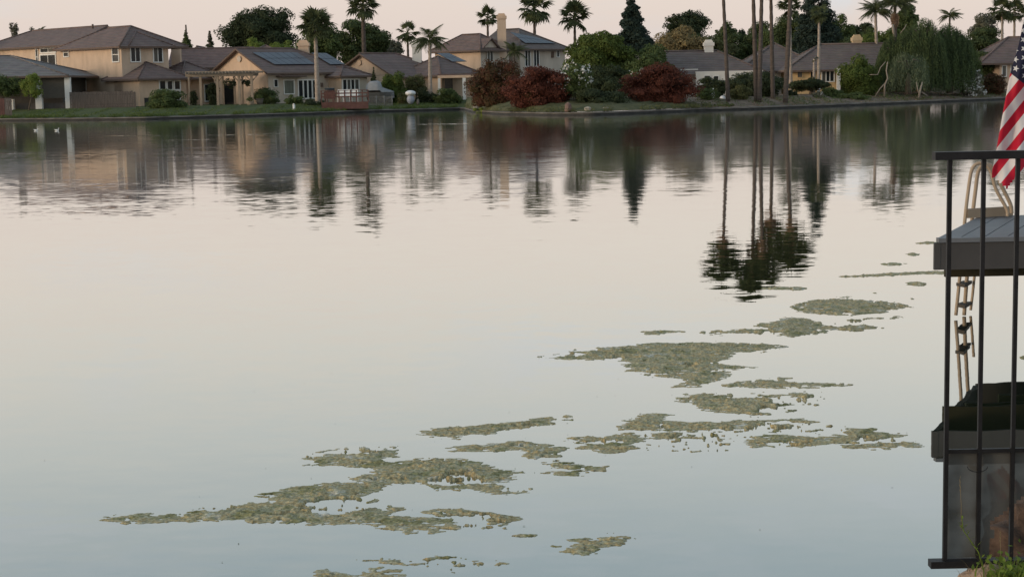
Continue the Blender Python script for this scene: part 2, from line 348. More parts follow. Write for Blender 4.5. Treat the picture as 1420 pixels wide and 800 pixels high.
# ------------------------------------------------------------------ house helpers
U1, V1 = Vector((.70, .714, 0)), Vector((-.714, .70, 0))
def along(C, d, px, py=110):
    r = ray(px, py); k = r.x / r.y
    t = (k * C.y - C.x) / (d.x - k * d.y); return t
def rect(C, u, lu, v, lv): return [C, C + u * lu, C + u * lu + v * lv, C + v * lv]
def walls(h, C, u, lu, v, lv, z1, m, z0=.6, name='wall'):
    return MB().prism([(p.x, p.y) for p in rect(C, u, lu, v, lv)], z0, z1).build(name, m, h)
def roof(h, C, u, lu, v, lv, ze, pitch, m, oh=.5, ridge='u', kind=('hip', 'hip'), wallm=None, th=.17):
    """ridge along u or v; kind at the near and far end of the ridge. returns (point, normal) of the slope on the viewer's side"""
    if ridge == 'v': # swap axes
        A, la, B, lb = v, lv, u, lu
    else: A, la, B, lb = u, lu, v, lv
    O_ = C - A * oh - B * oh; la2 = la + 2 * oh; lb2 = lb + 2 * oh; half = lb2 / 2
    zl = ze - pitch * oh; zr = zl + pitch * half
    def P(a, b, z): q = O_ + A * a + B * b; return (q.x, q.y, z)
    ia = half if kind[0] == 'hip' else 0; ib = half if kind[1] == 'hip' else 0
    if ia + ib > la2: ia, ib = ia * la2 / (ia + ib), ib * la2 / (ia + ib)
    vs = [P(0, 0, zl), P(la2, 0, zl), P(la2, lb2, zl), P(0, lb2, zl), P(ia, half, zr), P(la2 - ib, half, zr)]
    lo = [(x, y, z - th) for x, y, z in vs]
    fs = [(0, 1, 5, 4), (2, 3, 4, 5)]
    if kind[0] == 'hip': fs.append((3, 0, 4))
    if kind[1] == 'hip': fs.append((1, 2, 5))
    n = 6
    f2 = [tuple(i + n for i in f)[::-1] for f in fs]
    rim = [0, 1] + ([5] if kind[1] != 'hip' else []) + [2, 3] + ([4] if kind[0] != 'hip' else [])
    side = [(rim[i] + n, rim[(i + 1) % len(rim)] + n, rim[(i + 1) % len(rim)], rim[i]) for i in range(len(rim))]
    r = MB().add(vs + lo, fs + f2).build('roof', m, h)
    mb = MB(); mb.add(vs + lo, side); mb.build('fascia', FASCIA, r)
    # ridge and hip tiles
    rt = MB()
    segs = [(4, 5)] + ([(0, 4), (3, 4)] if kind[0] == 'hip' else []) + ([(1, 5), (2, 5)] if kind[1] == 'hip' else [])
    for a, b in segs:
        rt.tube([Vector(vs[a]) + Vector((0, 0, .02)), Vector(vs[b]) + Vector((0, 0, .02))], .085, 6)
    rt.build('ridge_tiles', m, r)
    if wallm:
        for e, k in ((0, kind[0]), (1, kind[1])):
            if k != 'hip':
                a0 = oh if e == 0 else la2 - oh - .25
                q = [P(a0, oh, ze), P(a0, lb2 - oh, ze), P(a0, half, ze + pitch * (half - oh) - .05)]
                q2 = [P(a0 + .25, oh, ze), P(a0 + .25, lb2 - oh, ze), P(a0 + .25, half, ze + pitch * (half - oh) - .05)]
                MB().add(q + q2, [(0, 2, 1), (3, 4, 5), (0, 1, 4, 3), (1, 2, 5, 4), (2, 0, 3, 5)]).build('gable_wall', wallm, h)
    a, b, c = map(Vector, (vs[0], vs[1], vs[4])); nA = (b - a).cross(c - a).normalized()
    d = Vector(vs[3]); nE = (a - d).cross(c - d).normalized()
    return {'A': (a, nA), 'E': (a, nE), 'zr': zr, 'obj': r}
def wallplane(C, d): # vertical wall through C along d; normal toward the viewer
    n = Vector((d.y, -d.x, 0)).normalized()
    if n.y > 0: n = -n
    return C.copy(), d.normalized(), n
def window(h, W_, px0, py0, px1, py1, cols=2, rows=1, fw=.10, m=None, trim=WHITE, name='window', mull=.07, split=None):
    C, d, n = W_
    P0 = PP(px0, (py0 + py1) / 2, C, n); P1 = PP(px1, (py0 + py1) / 2, C, n); pc = (px0 + px1) / 2
    zt = PP(pc, py0, C, n).z; zb = PP(pc, py1, C, n).z
    if (P1 - P0).dot(d) < 0: P0, P1 = P1, P0
    L_ = (P1 - P0).dot(d); base = Vector((P0.x, P0.y, 0))
    mb = MB()
    def bar(u0, u1, z0, z1, dep=.07): mb.obox(base + d * u0 + Vector((0, 0, z0)) + n * .003, d * (u1 - u0), n * dep, Vector((0, 0, z1 - z0)))
    bar(-fw, 0, zb - fw, zt + fw); bar(L_, L_ + fw, zb - fw, zt + fw); bar(0, L_, zt, zt + fw); bar(0, L_, zb - fw, zb, .10)
    us = [L_ * i / cols for i in range(cols + 1)]
    zs = [zb + (zt - zb) * i / rows for i in range(rows + 1)] if split is None else [zb, zb + (zt - zb) * split, zt]
    for q in us[1:-1]: bar(q - mull / 2, q + mull / 2, zb, zt, .055)
    for q in zs[1:-1]: bar(0, L_, q - mull / 2, q + mull / 2, .05)
    w = mb.build(name, trim, h)
    for i in range(cols):
        for j in range(len(zs) - 1):
            MB().obox(base + d * us[i] + Vector((0, 0, zs[j])) + n * .002, d * (us[i + 1] - us[i]), n * .018, Vector((0, 0, zs[j + 1] - zs[j]))).build('pane', m or R.choice([GLASS, GLASS, GLASS, BLIND, CURTAIN2]), w)
    return w
def chimney(h, px0, px1, py0, Y, zb, m, capm=None, par=None):
    a = PY(px0, py0, Y); b = PY(px1, py0, Y); w = b.x - a.x; cx = (a.x + b.x) / 2; zt = a.z
    mb = MB(); mb.box(cx - w * .42, Y, zb, cx + w * .42, Y + w * .78, zt - .5)
    c = mb.build('chimney', m, par or h)
    k = MB(); k.box(cx - w * .5, Y - w * .08, zt - .58, cx + w * .5, Y + w * .86, zt - .26); k.box(cx - w * .38, Y + .05, zt - .257, cx + w * .38, Y + w * .7, zt - .12); k.box(cx - w * .30, Y + w * .1, zt - .118, cx + w * .30, Y + w * .6, zt)
    if par is None: k.build('chimney_cap', capm or m, c)
    return c
def solar(h, pl, quad, nu, nv):
    P0, n = pl
    if n.z < 0: n = -n
    q = [PP(x, y, P0, n) for x, y in quad]  # tl tr br bl
    for i in range(nu):
        for j in range(nv):
            def B(a, b): return q[0] * (1 - a) * (1 - b) + q[1] * a * (1 - b) + q[2] * a * b + q[3] * (1 - a) * b
            g = .012
            c = [B((i + g) / nu, (j + g) / nv), B((i + 1 - g) / nu, (j + g) / nv), B((i + 1 - g) / nu, (j + 1 - g) / nv), B((i + g) / nu, (j + 1 - g) / nv)]
            lo = [p + n * .08 for p in c]; hi = [p + n * .13 for p in c]
            sp_ = MB().add(lo + hi, [(3, 2, 1, 0), (0, 1, 5, 4), (1, 2, 6, 5), (2, 3, 7, 6), (3, 0, 4, 7)]).build('solar_panel', SOLAR_F, h)
            ce = sum(hi, Vector()) / 4
            MB().add([p + (ce - p) * .03 + n * .004 for p in hi], [(0, 1, 2, 3)]).build('cells', SOLAR, sp_)

# ------------------------------------------------------------------ foliage
def leaves(C, s, nrm=None, asp=.5, fold=True):
    """C (n,3) centres, s sizes -> rhombus leaves"""
    n = len(C)
    a = NR.normal(size=(n, 3)); a /= np.linalg.norm(a, axis=1)[:, None]
    b = NR.normal(size=(n, 3))
    if nrm is not None: b = b * .55 + nrm * 1.0
    w = np.cross(a, b); w /= (np.linalg.norm(w, axis=1)[:, None] + 1e-9)
    a = np.cross(b, w); a /= (np.linalg.norm(a, axis=1)[:, None] + 1e-9)
    s = s[:, None]
    V = np.stack([C - a * s, C + w * s * asp, C + a * s, C - w * s * asp], 1).reshape(-1, 3)
    Fq = np.arange(4 * n).reshape(n, 4)
    return V, Fq
def lobes_pts(lobes, n):
    """sample points on the shells of ellipsoids (cx,cy,cz,rx,ry,rz)"""
    Lb = np.array(lobes, dtype=float); wt = (Lb[:, 3] * Lb[:, 5] + Lb[:, 3] * Lb[:, 4]); wt = wt / wt.sum()
    idx = NR.choice(len(Lb), n, p=wt)
    d = NR.normal(size=(n, 3)); d /= np.linalg.norm(d, axis=1)[:, None]
    flip = (d[:, 2] < -.2) & (NR.rand(n) < .5); d[flip, 2] *= -1
    r = NR.rand(n) ** .33
    r = .45 + .6 * r
    ripple = 1 + .12 * np.sin(d[:, 0] * 7 + idx) * np.sin(d[:, 2] * 6 + idx * 2) + .05 * NR.normal(size=n)
    P = Lb[idx, :3] + d * Lb[idx, 3:] * (r * ripple)[:, None]
    return P, d
def core_mesh(mb, lobes, k=.80):
    for i, l in enumerate(lobes): mb.ellip(l[:3], (l[3] * k, l[4] * k, l[5] * k), 8, 6, .14, i)
def crown_lobes(x0, y0, x1, y1, Y, shape='round', nl=16, depth=None, seed=1, lump=.38):
    rr = random.Random(seed)
    A = PY(x0, y1, Y); B = PY(x1, y0, Y)
    cx, rx = (A.x + B.x) / 2, abs(B.x - A.x) / 2; z0, z1 = A.z, B.z
    zc, rz = (z0 + z1) / 2, (z1 - z0) / 2; ry = (depth or rx * .85)
    out = []
    if shape == 'cone':
        nl = max(nl, 26)
        for i in range(nl):
            f = i / (nl - 1); z = z0 + (z1 - z0) * (f * .94); w = (1 - f) ** .8
            for k in range(1 if f > .85 else 3):
                a = rr.uniform(0, 6.28); q = rx * w * rr.uniform(.4, .75)
                r = max(.16 * rx, rx * w * rr.uniform(.38, .52))
                out.append((cx + math.cos(a) * q, Y + ry + math.sin(a) * q * ry / rx, z, r, r, r * .55))
        return out, (cx, Y + ry, z0)
    out.append((cx, Y + ry, zc, rx * .62, ry * .62, rz * .66))
    for i in range(nl):
        a = rr.uniform(0, 6.28); e = math.asin(rr.uniform(-.85, 1))
        if shape == 'bush' and e < -.3: e = -.3
        k = rr.uniform(.5, .84); l = lump * rr.uniform(.55, 1.4)
        out.append((cx + math.cos(a) * math.cos(e) * rx * k, Y + ry + math.sin(a) * math.cos(e) * ry * k, zc + math.sin(e) * rz * k, rx * l, ry * l, max(rz * l * .9, .2)))
    if shape == 'bush':
        for i in range(nl // 2):
            a = rr.uniform(0, 6.28); k = rr.uniform(.3, .62)
            out.append((cx + math.cos(a) * rx * k, Y + ry + math.sin(a) * ry * k, z0 + rz * .42, rx * lump, ry * lump, rz * .42))
    return out, (cx, Y + ry, z0)
def foliage(t, lobes, n, size, m, name='crown', core=True, asp=.5):
    P, d = lobes_pts(lobes, n)
    keep = P[:, 2] > .55
    P = P[keep]; d = d[keep]
    V, Fq = leaves(P, size * NR.uniform(.55, 1.3, len(P)), d + np.array([0, 0, .35]), asp)
    o = npmesh(name, V, Fq, m, t)
    if core:
        c = MB(); core_mesh(c, lobes, .52); c.build('inner_foliage', m, o)
    return o
def tree(label, x0, y0, x1, y1, Y, m, n=2600, size=.22, shape='round', base=None, cat='tree', name='tree', bark=None, seed=1, nl=16, trunk_r=.22, depth=None, group=None, lump=.38, limbs=True, core=True, gz=.8):
    nl = int(nl * 1.5); lump *= .84; n = int(n * 3.2); size *= .50
    if Y > 165 and shape == 'round': shape = 'bush'; y1 += 10
    lb, c = crown_lobes(x0, y0, x1, y1, Y, shape, nl, depth, seed, lump)
    bx = c[0] if base is None else PY(base, 140, Y).x
    t = thing(name, label, cat, (bx, c[1], gz), group)
    foliage(t, lb, n, size, m, core=core)
    if limbs:
        mb = MB(); zc = (lb[0][2] if shape != 'cone' else (c[2] + 3))
        top = Vector((c[0], c[1], zc)); b0 = Vector((bx, c[1], gz - .1))
        mb.tube([b0, b0.lerp(top, .5) + Vector((.1, 0, 0)), top], [trunk_r, trunk_r * .75, trunk_r * .45], 7)
        mb.build('trunk', bark or BARK, t)
        rr = random.Random(seed); 
        for i in range(4):
            l = lb[1 + rr.randrange(len(lb) - 1)]
            s0 = b0.lerp(top, rr.uniform(.45, .8)); e = Vector(l[:3])
            MB().tube([s0, s0.lerp(e, .5) + Vector((0, 0, .15)), e], [trunk_r * .45, trunk_r * .3, trunk_r * .12], 5).build('limb', bark or BARK, t)
    return t
def bush(label, x0, y0, x1, y1, Y, m, n=1500, size=.16, cat='bush', name='bush', seed=1, nl=12, depth=None, group=None, lump=.4, shape='bush'):
    nl = int(nl * 1.5); lump *= .84; n = int(n * 3.0); size *= .54
    lb, c = crown_lobes(x0, y0, x1, y1, Y, shape, nl, depth, seed, lump)
    zb = min(c[2], .9)
    t = thing(name, label, cat, (c[0], c[1], zb), group)
    foliage(t, lb, n, size, m, name='foliage')
    mb = MB(); rr = random.Random(seed)
    for i in range(5):
        l = lb[rr.randrange(len(lb))]
        mb.tube([(c[0] + rr.uniform(-.2, .2), c[1], zb - .1), (l[0], l[1], l[2])], [.05, .02], 5)
    mb.build('stems', BARK, t)
    return t, lb
def blossoms(t, lb, n, size, frac=1.0, name='flowers'):
    P, d = lobes_pts(lb, n * 3); 
    sel = (d[:, 1] < .3)
    P = P[sel][:n]; d = d[sel][:n]
    # in loose heads
    heads = P[: max(6, n // 7)]; heads = heads + d[: len(heads)] * .16
    Q = heads[NR.randint(0, len(heads), n)] + NR.normal(size=(n, 3)) * .09
    V, Fq = leaves(Q, size * NR.uniform(.6, 1.2, n), None, .8)
    npmesh(name, V, Fq, L_BLOS, t, kind='stuff')

# palms ----------------------------------------------------------------
def fan_frond_mesh(seed):
    rr = random.Random(seed); mb = MB()
    # frond points along +X, up is +Z
    def curve(s): return Vector((s, 0, .10 * s - .28 * s * s))
    mb.tube([curve(0), curve(.28), curve(.55)], [.035, .022, .014], 4)
    o = curve(.5); nseg = 15
    for i in range(nseg):
        a = math.radians(-105 + 210 * i / (nseg - 1)) + rr.uniform(-.04, .04)
        Lg = .62 * (1 - .25 * abs(a) / 1.9) * rr.uniform(.88, 1.08)
        dr = Vector((math.cos(a), math.sin(a), 0)); sd_ = Vector((-dr.y, dr.x, 0))
        w = .058
        m1 = o + dr * Lg * .55 + Vector((0, 0, -.02 - .05 * abs(math.sin(a)))); tip = o + dr * Lg + Vector((0, 0, -.16 - .12 * rr.random()))
        v = [o, m1 + sd_ * w + Vector((0, 0, .02)), tip, m1 - sd_ * w + Vector((0, 0, .02)), m1 - Vector((0, 0, .015))]
        mb.add(v, [(0, 1, 4), (0, 4, 3), (1, 2, 4), (4, 2, 3)])
    me = bpy.data.meshes.new('fan_frond'); me.from_pydata(mb.v, [], mb.f); return me
def feather_frond_mesh(seed):
    rr = random.Random(seed); mb = MB()
    def curve(s): return Vector((s * (1 - .12 * s), 0, .45 * s - .80 * s * s))
    mb.tube([curve(i / 6) for i in range(7)], [.028, .025, .02, .016, .012, .008, .004], 4)
    for i in range(20):
        s = .16 + .84 * i / 19; p = curve(s)
        for sg in (-1, 1):
            Lg = .34 * math.sin(math.pi * min(1, s * .85 + .1)) + .07
            tip = p + Vector((.13, sg * Lg * .6, -Lg * .75 * rr.uniform(.8, 1.1)))
            mb.add([p + Vector((-.012, 0, 0)), p + Vector((.016, 0, 0)), tip, (p + tip) / 2 + Vector((.012, sg * .02, 0))], [(0, 1, 3), (0, 3, 2)])
    me = bpy.data.meshes.new('feather_frond'); me.from_pydata(mb.v, [], mb.f); return me
FANS = [fan_frond_mesh(i) for i in range(3)]; FEAT = [feather_frond_mesh(i) for i in range(3)]
for me in FANS + FEAT: me.materials.append(L_PALM)
DEADF = []
for me in FANS[:1]:
    d_ = me.copy(); d_.name = 'dead_frond'; d_.materials.clear(); d_.materials.append(L_DEAD); DEADF.append(d_)
def palm(label, bx, top, cr, kind='fan', nf=26, tr=.19, pale=False, skirt=False, base_z=.6, seed=1, lean=0, droop=.0, group=None, up=0):
    """bx: world xy of base; top: world point of crown centre"""
    rr = random.Random(seed)
    t = thing('palm_tree', label, 'palm tree', (bx[0], bx[1], base_z), group)
    b0 = Vector((bx[0], bx[1], base_z - .1)); n = 26
    pts = []; rad = []
    for i in range(n + 1):
        f = i / n; p = b0.lerp(top, f); p.x += lean * math.sin(math.pi * f); pts.append(p); rad.append(tr * .8 * (1.2 - .5 * f + (.14 if i % 2 else 0)))
    MB().tube(pts, rad, 9).build('trunk', PTRUNK_P if pale else PTRUNK, t)
    ms = FANS if kind == 'fan' else FEAT
    for i in range(nf):
        el = math.radians(rr.uniform(-55, 80) + up) if kind == 'fan' else math.radians(rr.uniform(-15, 75))
        az = i * 2.399 + rr.uniform(-.3, .3)
        o = bpy.data.objects.new('frond', ms[i % 3]); COL.objects.link(o); o.parent = t
        o.location = top - Vector((bx[0], bx[1], base_z)); s = cr * rr.uniform(.85, 1.1)
        o.scale = (s, s, s); o.rotation_mode = 'XYZ'
        o.rotation_euler = (rr.uniform(-.3, .3), -el, az)
    if skirt:
        for i in range(14):
            o = bpy.data.objects.new('dead_frond', DEADF[0]); COL.objects.link(o); o.parent = t
            o.location = top - Vector((bx[0], bx[1], base_z)) - Vector((0, 0, rr.uniform(.1, .5))); s = cr * rr.uniform(.6, .85)
            o.scale = (s, s * .6, s); o.rotation_euler = (0, math.radians(rr.uniform(68, 86)), i * 2.4)
    return t
def palm_px(label, px, pyb, pxt, pyt, Y, cr_px, **k):
    b = PY(px, pyb, Y); tp = PY(pxt, pyt, Y); b.z = min(max(b.z, .5), .85)
    if k.get('kind', 'fan') != 'fan': pass
    return palm(label, (b.x, b.y), tp, cr_px * Y / F / 1.0, base_z=b.z, **k)

# ================================================================== houses
def hthing(label, C, cat='house'): return thing('house', label, cat, (C.x, C.y, .8))
def at(px, Y, py=110): p = PY(px, py, Y); return Vector((p.x, p.y, 0))

# -- grey roofed low house at the far left
C = at(-190, 150); R_ = at(91, 150)
h = hthing('low house with a slate grey hip roof and white porch posts at the left edge', C)
u, v = Vector((1, 0, 0)), Vector((0, 1, 0)); lu = R_.x - C.x
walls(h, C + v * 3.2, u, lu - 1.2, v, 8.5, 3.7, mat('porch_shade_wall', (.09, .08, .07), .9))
r = roof(h, C, u, lu, v, 13.6, 3.86, .275, ROOF_S, .35, 'u')
for a, b, w, z0, z1 in ((89.5, 97, 0, .7, 3.66), (48, 57, 0, .7, 1.85), (51, 56, 0, 1.85, 3.66), (6.5, 17, 0, .7, 1.75), (-40, -30, 0, .7, 3.6)):
    A, B = at(a, 150, 130), at(b, 150, 130); MB().box(A.x, 150.1, z0, B.x, 150.6, z1).build('porch_post', WHITE, h)
A, B = at(57.2, 150, 120), at(89.3, 150, 120)
sh = MB()
zt, zb = PY(70, 107.5, 150).z, PY(70, 136.5, 150).z
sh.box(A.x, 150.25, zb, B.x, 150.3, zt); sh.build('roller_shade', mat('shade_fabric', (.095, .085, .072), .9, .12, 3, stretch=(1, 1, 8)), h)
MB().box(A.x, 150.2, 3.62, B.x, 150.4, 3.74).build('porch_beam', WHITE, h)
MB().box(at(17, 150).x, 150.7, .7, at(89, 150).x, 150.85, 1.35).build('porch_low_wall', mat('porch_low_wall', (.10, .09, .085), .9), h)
# lit lantern on the porch
lp = PY(21.5, 127, 150.0)
t = thing('porch_lamp', 'small glowing porch lantern under the slate grey roof', 'lamp', (lp.x, 149.9, lp.z))
MB().tube([(lp.x, 149.9, lp.z + .24), (lp.x, 149.9, lp.z + .32), (lp.x, 150.3, lp.z + .38)], .03, 6).build('bracket', FASCIA, t)
MB().tube([(lp.x, 149.9, lp.z + .15), (lp.x, 149.9, lp.z + .26)], [.2, .04], 8).build('lamp_cap', FASCIA, t)
em = bpy.data.materials.new('lamp_glow'); em.use_nodes = True; eb = em.node_tree.nodes['Principled BSDF']; eb.inputs['Emission Color'].default_value = (1, .78, .5, 1); eb.inputs['Emission Strength'].default_value = 3.0
MB().tube([(lp.x, 149.9, lp.z - .22), (lp.x, 149.9, lp.z - .1), (lp.x, 149.9, lp.z + .15)], [.08, .17, .19], 8).build('lit_glass', em, t)

# -- two storey yellow house
C = at(170, 158)
h = hthing('two storey warm stucco house with brown hip roof behind the plank fence', C)
lu, lv = along(C, U1, 235), along(C, V1, 86)
walls(h, C, U1, lu, V1, lv, 6.72, STUCCO_Y)
# right-hand faces look greyer from the light alone; no panel is painted here
roof(h, C, U1, lu + 1.5, V1, lv, 6.75, .52, ROOF_B, .55, 'v')
C2 = C + U1 * 1.2 + V1 * .6
roof(h, C + U1 * 1.0, U1, lu - 1.0, V1, 4.2, 6.75, .55, ROOF_B, .52, 'u')
WL, WR = wallplane(C, V1), wallplane(C, U1)
window(h, WL, 89, 67.5, 95, 78.5, 1, 2); window(h, WL, 156.5, 66.5, 164.5, 85.5, 1, 2); window(h, WL, 115, 113.5, 119.5, 125, 1, 2)
window(h, WR, 181.5, 66.5, 193.5, 85.5, 2, 1); window(h, WR, 213, 66.5, 224.5, 86, 2, 1)
# wing to the left with the tall white windows
Cw = C + V1 * (lv - .2) + U1 * 1.0
lw = along(Cw, V1, -25)
walls(h, Cw, U1, 8, V1, lw, 7.1, STUCCO_Y)
roof(h, Cw, U1, 8, V1, lw, 7.15, .42, ROOF_B, .55, 'v', ('gable', 'hip'))
WW = wallplane(Cw, V1)
window(h, WW, 57, 68, 77.5, 72.5, 2, 1, .14); window(h, WW, 57, 77, 77.5, 97, 2, 1, .14); window(h, WW, 50.5, 69, 53, 90, 1, 2, .08)
# ground floor extension
t_ = -along(C, V1, 193); Cl = C - V1 * t_
ll = along(Cl, U1, 258)
walls(h, Cl, U1, ll, V1, t_ + 1.5, 3.60, STUCCO_P)
roof(h, Cl, U1, ll, V1, t_ + 2.6, 3.62, .50, ROOF_B, .45, 'u')
WX = wallplane(Cl, U1)
window(h, WX, 221.5, 113, 229, 124, 1, 1, .1); window(h, WX, 232, 113, 238.5, 124, 1, 1, .1); window(h, WX, 242, 113, 249, 124, 1, 1, .1)
window(h, WX, 221.5, 127, 229, 136, 1, 1, .1); window(h, WX, 232, 127, 238.5, 136, 1, 1, .1); window(h, WX, 242, 127, 249, 138, 1, 1, .1)
window(h, wallplane(Cl, V1), 94, 114, 99, 124, 1, 1)
# second low hip beside it, above the pergola
Cm = Cl + U1 * (ll + .01) + V1 * 1.2
lm = along(Cm, U1, 302)
walls(h, Cm, U1, lm, V1, 5, 3.45, STUCCO_P)
roof(h, Cm - V1 * .6, U1, lm, V1, 5.6, 3.62, .50, ROOF_B, .45, 'u')
window(h, wallplane(Cm, U1), 284, 118, 296, 140, 1, 1, m=GLASS, name='door')
MB().tube([PY(128.5, 40, 166), PY(128.5, 34, 166)], .1, 8).build('vent_pipe', FASCIA, h)

# -- roofs behind between the houses
C = at(240, 170); h = hthing('brown gabled roof with a stucco chimney behind the two storey house', C)
uf, vf = Vector((1, .06, 0)).normalized(), Vector((-.06, 1, 0)).normalized()
walls(h, C, uf, 7.5, vf, 7, 4.7, STUCCO_P); rr_ = roof(h, C, uf, 7.5, vf, 7, 4.75, .5, ROOF_R, .5, 'u', ('gable', 'gable'), STUCCO_P)
chimney(h, 235.5, 250, 59.5, 166, 3.5, STUCCO_P)
C = at(255, 196); h = hthing('distant brown gable end beyond the left chimney', C)
walls(h, C, uf, 3.4, vf, 7, 6.3, STUCCO_G); roof(h, C, uf, 3.4, vf, 7, 6.3, .6, ROOF_B, .45, 'v', ('gable', 'gable'), STUCCO_G)

# -- single storey house with solar panels and pale gable
C = at(372, 156); h = hthing('single storey cream house with solar panels and pale gable behind the palm', C)
lv = along(C, V1, 297); lu = along(C, U1, 455)
walls(h, C, U1, lu + 3.4, V1, lv, 3.92, STUCCO_G)
rf = roof(h, C, U1, lu + 3.4, V1, lv, 3.95, .50, ROOF_B, .5, 'u', ('gable', 'hip'), STUCCO_P)
MB().obox(C - V1 * 0 - U1 * .03 + Vector((0, 0, .6)), U1 * .026, V1 * lv, Vector((0, 0, 3.34))).build('end_wall_lit_panel', STUCCO_P, h)  # warm glow on the left end painted in as a warmer panel, gable to match
cv = C + V1 * (lv * .5) - U1 * .06
MB().tube([(cv.x, cv.y, 5.1), (cv.x - .05, cv.y - .05, 5.1)], [.3, .3], 14).build('gable_vent', STUCCO_G, h)
solar(h, rf['A'], [(349, 74.5), (412, 74.5), (436.5, 91), (381, 91.5)], 6, 2)
solar(h, rf['A'], [(431, 75), (452, 75.5), (478, 91), (458, 91.5)], 3, 2)
chimney(h, 411.5, 428.5, 56, 164, 4.5, STUCCO_P)
WR = wallplane(C, U1)
window(h, WR, 380, 111, 384.5, 120.5, 1, 1, .07); window(h, WR, 394, 112, 407, 130, 1, 1, .1, CURTAIN)
window(h, WR, 414, 112, 439, 136, 4, 1, .12, m=GLASS, name='patio_door', mull=.16)
Pw = C + U1 * lu; tw = -along(Pw, V1, 473); Cg = Pw - V1 * tw; lg = along(Cg, U1, 509)
walls(h, Cg, U1, lg, V1, tw + 1, 3.5, STUCCO_G)
roof(h, Cg, U1, lg, V1, tw + 5.5, 3.52, .42, ROOF_B, .45, 'v')
window(h, wallplane(Cg, U1), 475.5, 111, 497, 131, 4, 1, .12, mull=.12)
MB().obox(Cg - U1 * .028 + Vector((0, 0, .6)), U1 * .025, V1 * (tw - .1), Vector((0, 0, 2.88))).build('end_wall_lit_panel', STUCCO_P, h)  # left return gets the same painted-on warm light as the end wall
lw_ = PP(446.5, 118, C, WR[2]); MB().box(lw_.x - .12, lw_.y - .2, lw_.z - .2, lw_.x + .12, lw_.y - .02, lw_.z + .2).build('wall_lantern', FASCIA, h)
MB().obox(C + U1 * .9 - V1 * .9 + Vector((0, 0, 3.3)), U1 * 3.0, V1 * .95, Vector((0, 0, .12))).build('window_awning', ROOF_B, h)
C = at(344, 176); h = hthing('small brown peaked roof rising behind the solar panel house', C)
walls(h, C, uf, 3.6, vf, 3.6, 5.9, STUCCO_G); roof(h, C, uf, 3.6, vf, 3.6, 5.9, .5, ROOF_B, .4, 'u')

# -- brown roofed single storey house with patio
C = at(548, 166); h = hthing('low brown roofed house with a patio cover on a white post', C)
lv, lu = along(C, V1, 462), along(C, U1, 640)
walls(h, C, U1, lu, V1, lv, 3.35, STUCCO_Y); rf = roof(h, C, U1, lu, V1, lv, 3.38, .46, ROOF_B, .5, 'u', ('gable', 'hip'), STUCCO_Y)
cv = C + V1 * (lv * .55) - U1 * .06; MB().tube([(cv.x, cv.y, 4.7), (cv.x - .05, cv.y - .05, 4.7)], [.3, .3], 14).build('gable_vent', STUCCO_P, h)
C2 = at(612, 166); l2, m2 = along(C2, U1, 664), along(C2, V1, 575)
walls(h, C2, U1, l2, V1, m2 + 2, 3.4, STUCCO_P); rf = roof(h, C2, U1, l2, V1, m2 + 2.5, 3.5, .52, ROOF_B, .5, 'u')
solar(h, rf['A'], [(605, 75.5), (622, 75.5), (647, 87), (627, 87.5)], 3, 2)
chimney(h, 570, 585, 58, 172, 4, STUCCO_W)
a, b = PY(607, 106, 163), PY(664, 106, 163)
MB().box(a.x, 162.6, a.z - .2, b.x, 162.9, a.z + .05).build('patio_beam', STUCCO_P, h)
MB().box(a.x, 162.7, a.z + .052, b.x, 166.8, a.z + .2).build('patio_cover', ROOF_B, h)
for q, w in ((643.5, .32), (609, .25), (663, .3)):
    p = PY(q, 110, 162.9); MB().box(p.x - w / 2, 162.62, .7, p.x + w / 2, 162.88, a.z - .2).build('patio_post', WHITE, h)
p = PY(630, 120, 165.8)
MB().box(PY(617, 110, 166).x, 165.3, .8, PY(628, 110, 166).x, 165.35, 2.9).build('patio_screen', mat('patio_dark', (.05, .05, .05), .8), h)

# -- two storey house with chimney
C = at(667, 176); h = hthing('two storey yellow house with a tall chimney above the red bushes', C)
lv, lu = along(C, V1, 604), along(C, U1, 706)
walls(h, C, U1, lu, V1, lv, 6.15, STUCCO_Y); rf = roof(h, C, U1, lu, V1, lv, 6.2, .66, ROOF_B, .55, 'v', ('hip', 'hip'))
WR = wallplane(C, U1)
MB().obox(C - V1 * .03 + Vector((0, 0, .6)), U1 * lu, V1 * .027, Vector((0, 0, 5.5))).build('front_wall_shade_panel', STUCCO_G, h)  # right-facing shade put into the colour: a greyer panel over the yellow stucco
# small cross gable over the front window
g0, g1 = C - V1 * .05, C + U1 * (along(C, U1, 691)); gm = (g0 + g1) / 2
q = [(g0.x, g0.y, 6.0), (g1.x, g1.y, 6.0), (gm.x, gm.y, 7.05)]; dp = -V1 * .12
MB().add([Vector(a) + dp for a in q] + [Vector(a) + V1 * 2 for a in q], [(0, 1, 2), (5, 4, 3), (0, 2, 5, 3), (1, 4, 5, 2)]).build('gable_wall', STUCCO_G, h)
qr = []
ev = U1 * .4
for off in (-V1 * .45, V1 * 3.2):
    qr += [Vector(q[0]) + off - ev - Vector((0, 0, .2)), Vector(q[2]) + off + Vector((0, 0, .08)), Vector(q[1]) + off + ev - Vector((0, 0, .2))]
dn = Vector((0, 0, -.14))
MB().add(qr + [a + dn for a in qr], [(0, 1, 4, 3), (1, 2, 5, 4), (9, 10, 7, 6), (10, 11, 8, 7), (0, 6, 7, 1), (1, 7, 8, 2)]).build('gable_roof', ROOF_B, h)
window(h, wallplane(C - V1 * .12, U1), 675.5, 71.5, 683, 86, 2, 1, .05, trim=STUCCO_W)
window(h, wallplane(C - V1 * .04, U1), 697, 71, 699.5, 82, 1, 2, .05)
C2 = at(722, 180); l2, m2 = along(C2, U1, 784), along(C2, V1, 664)
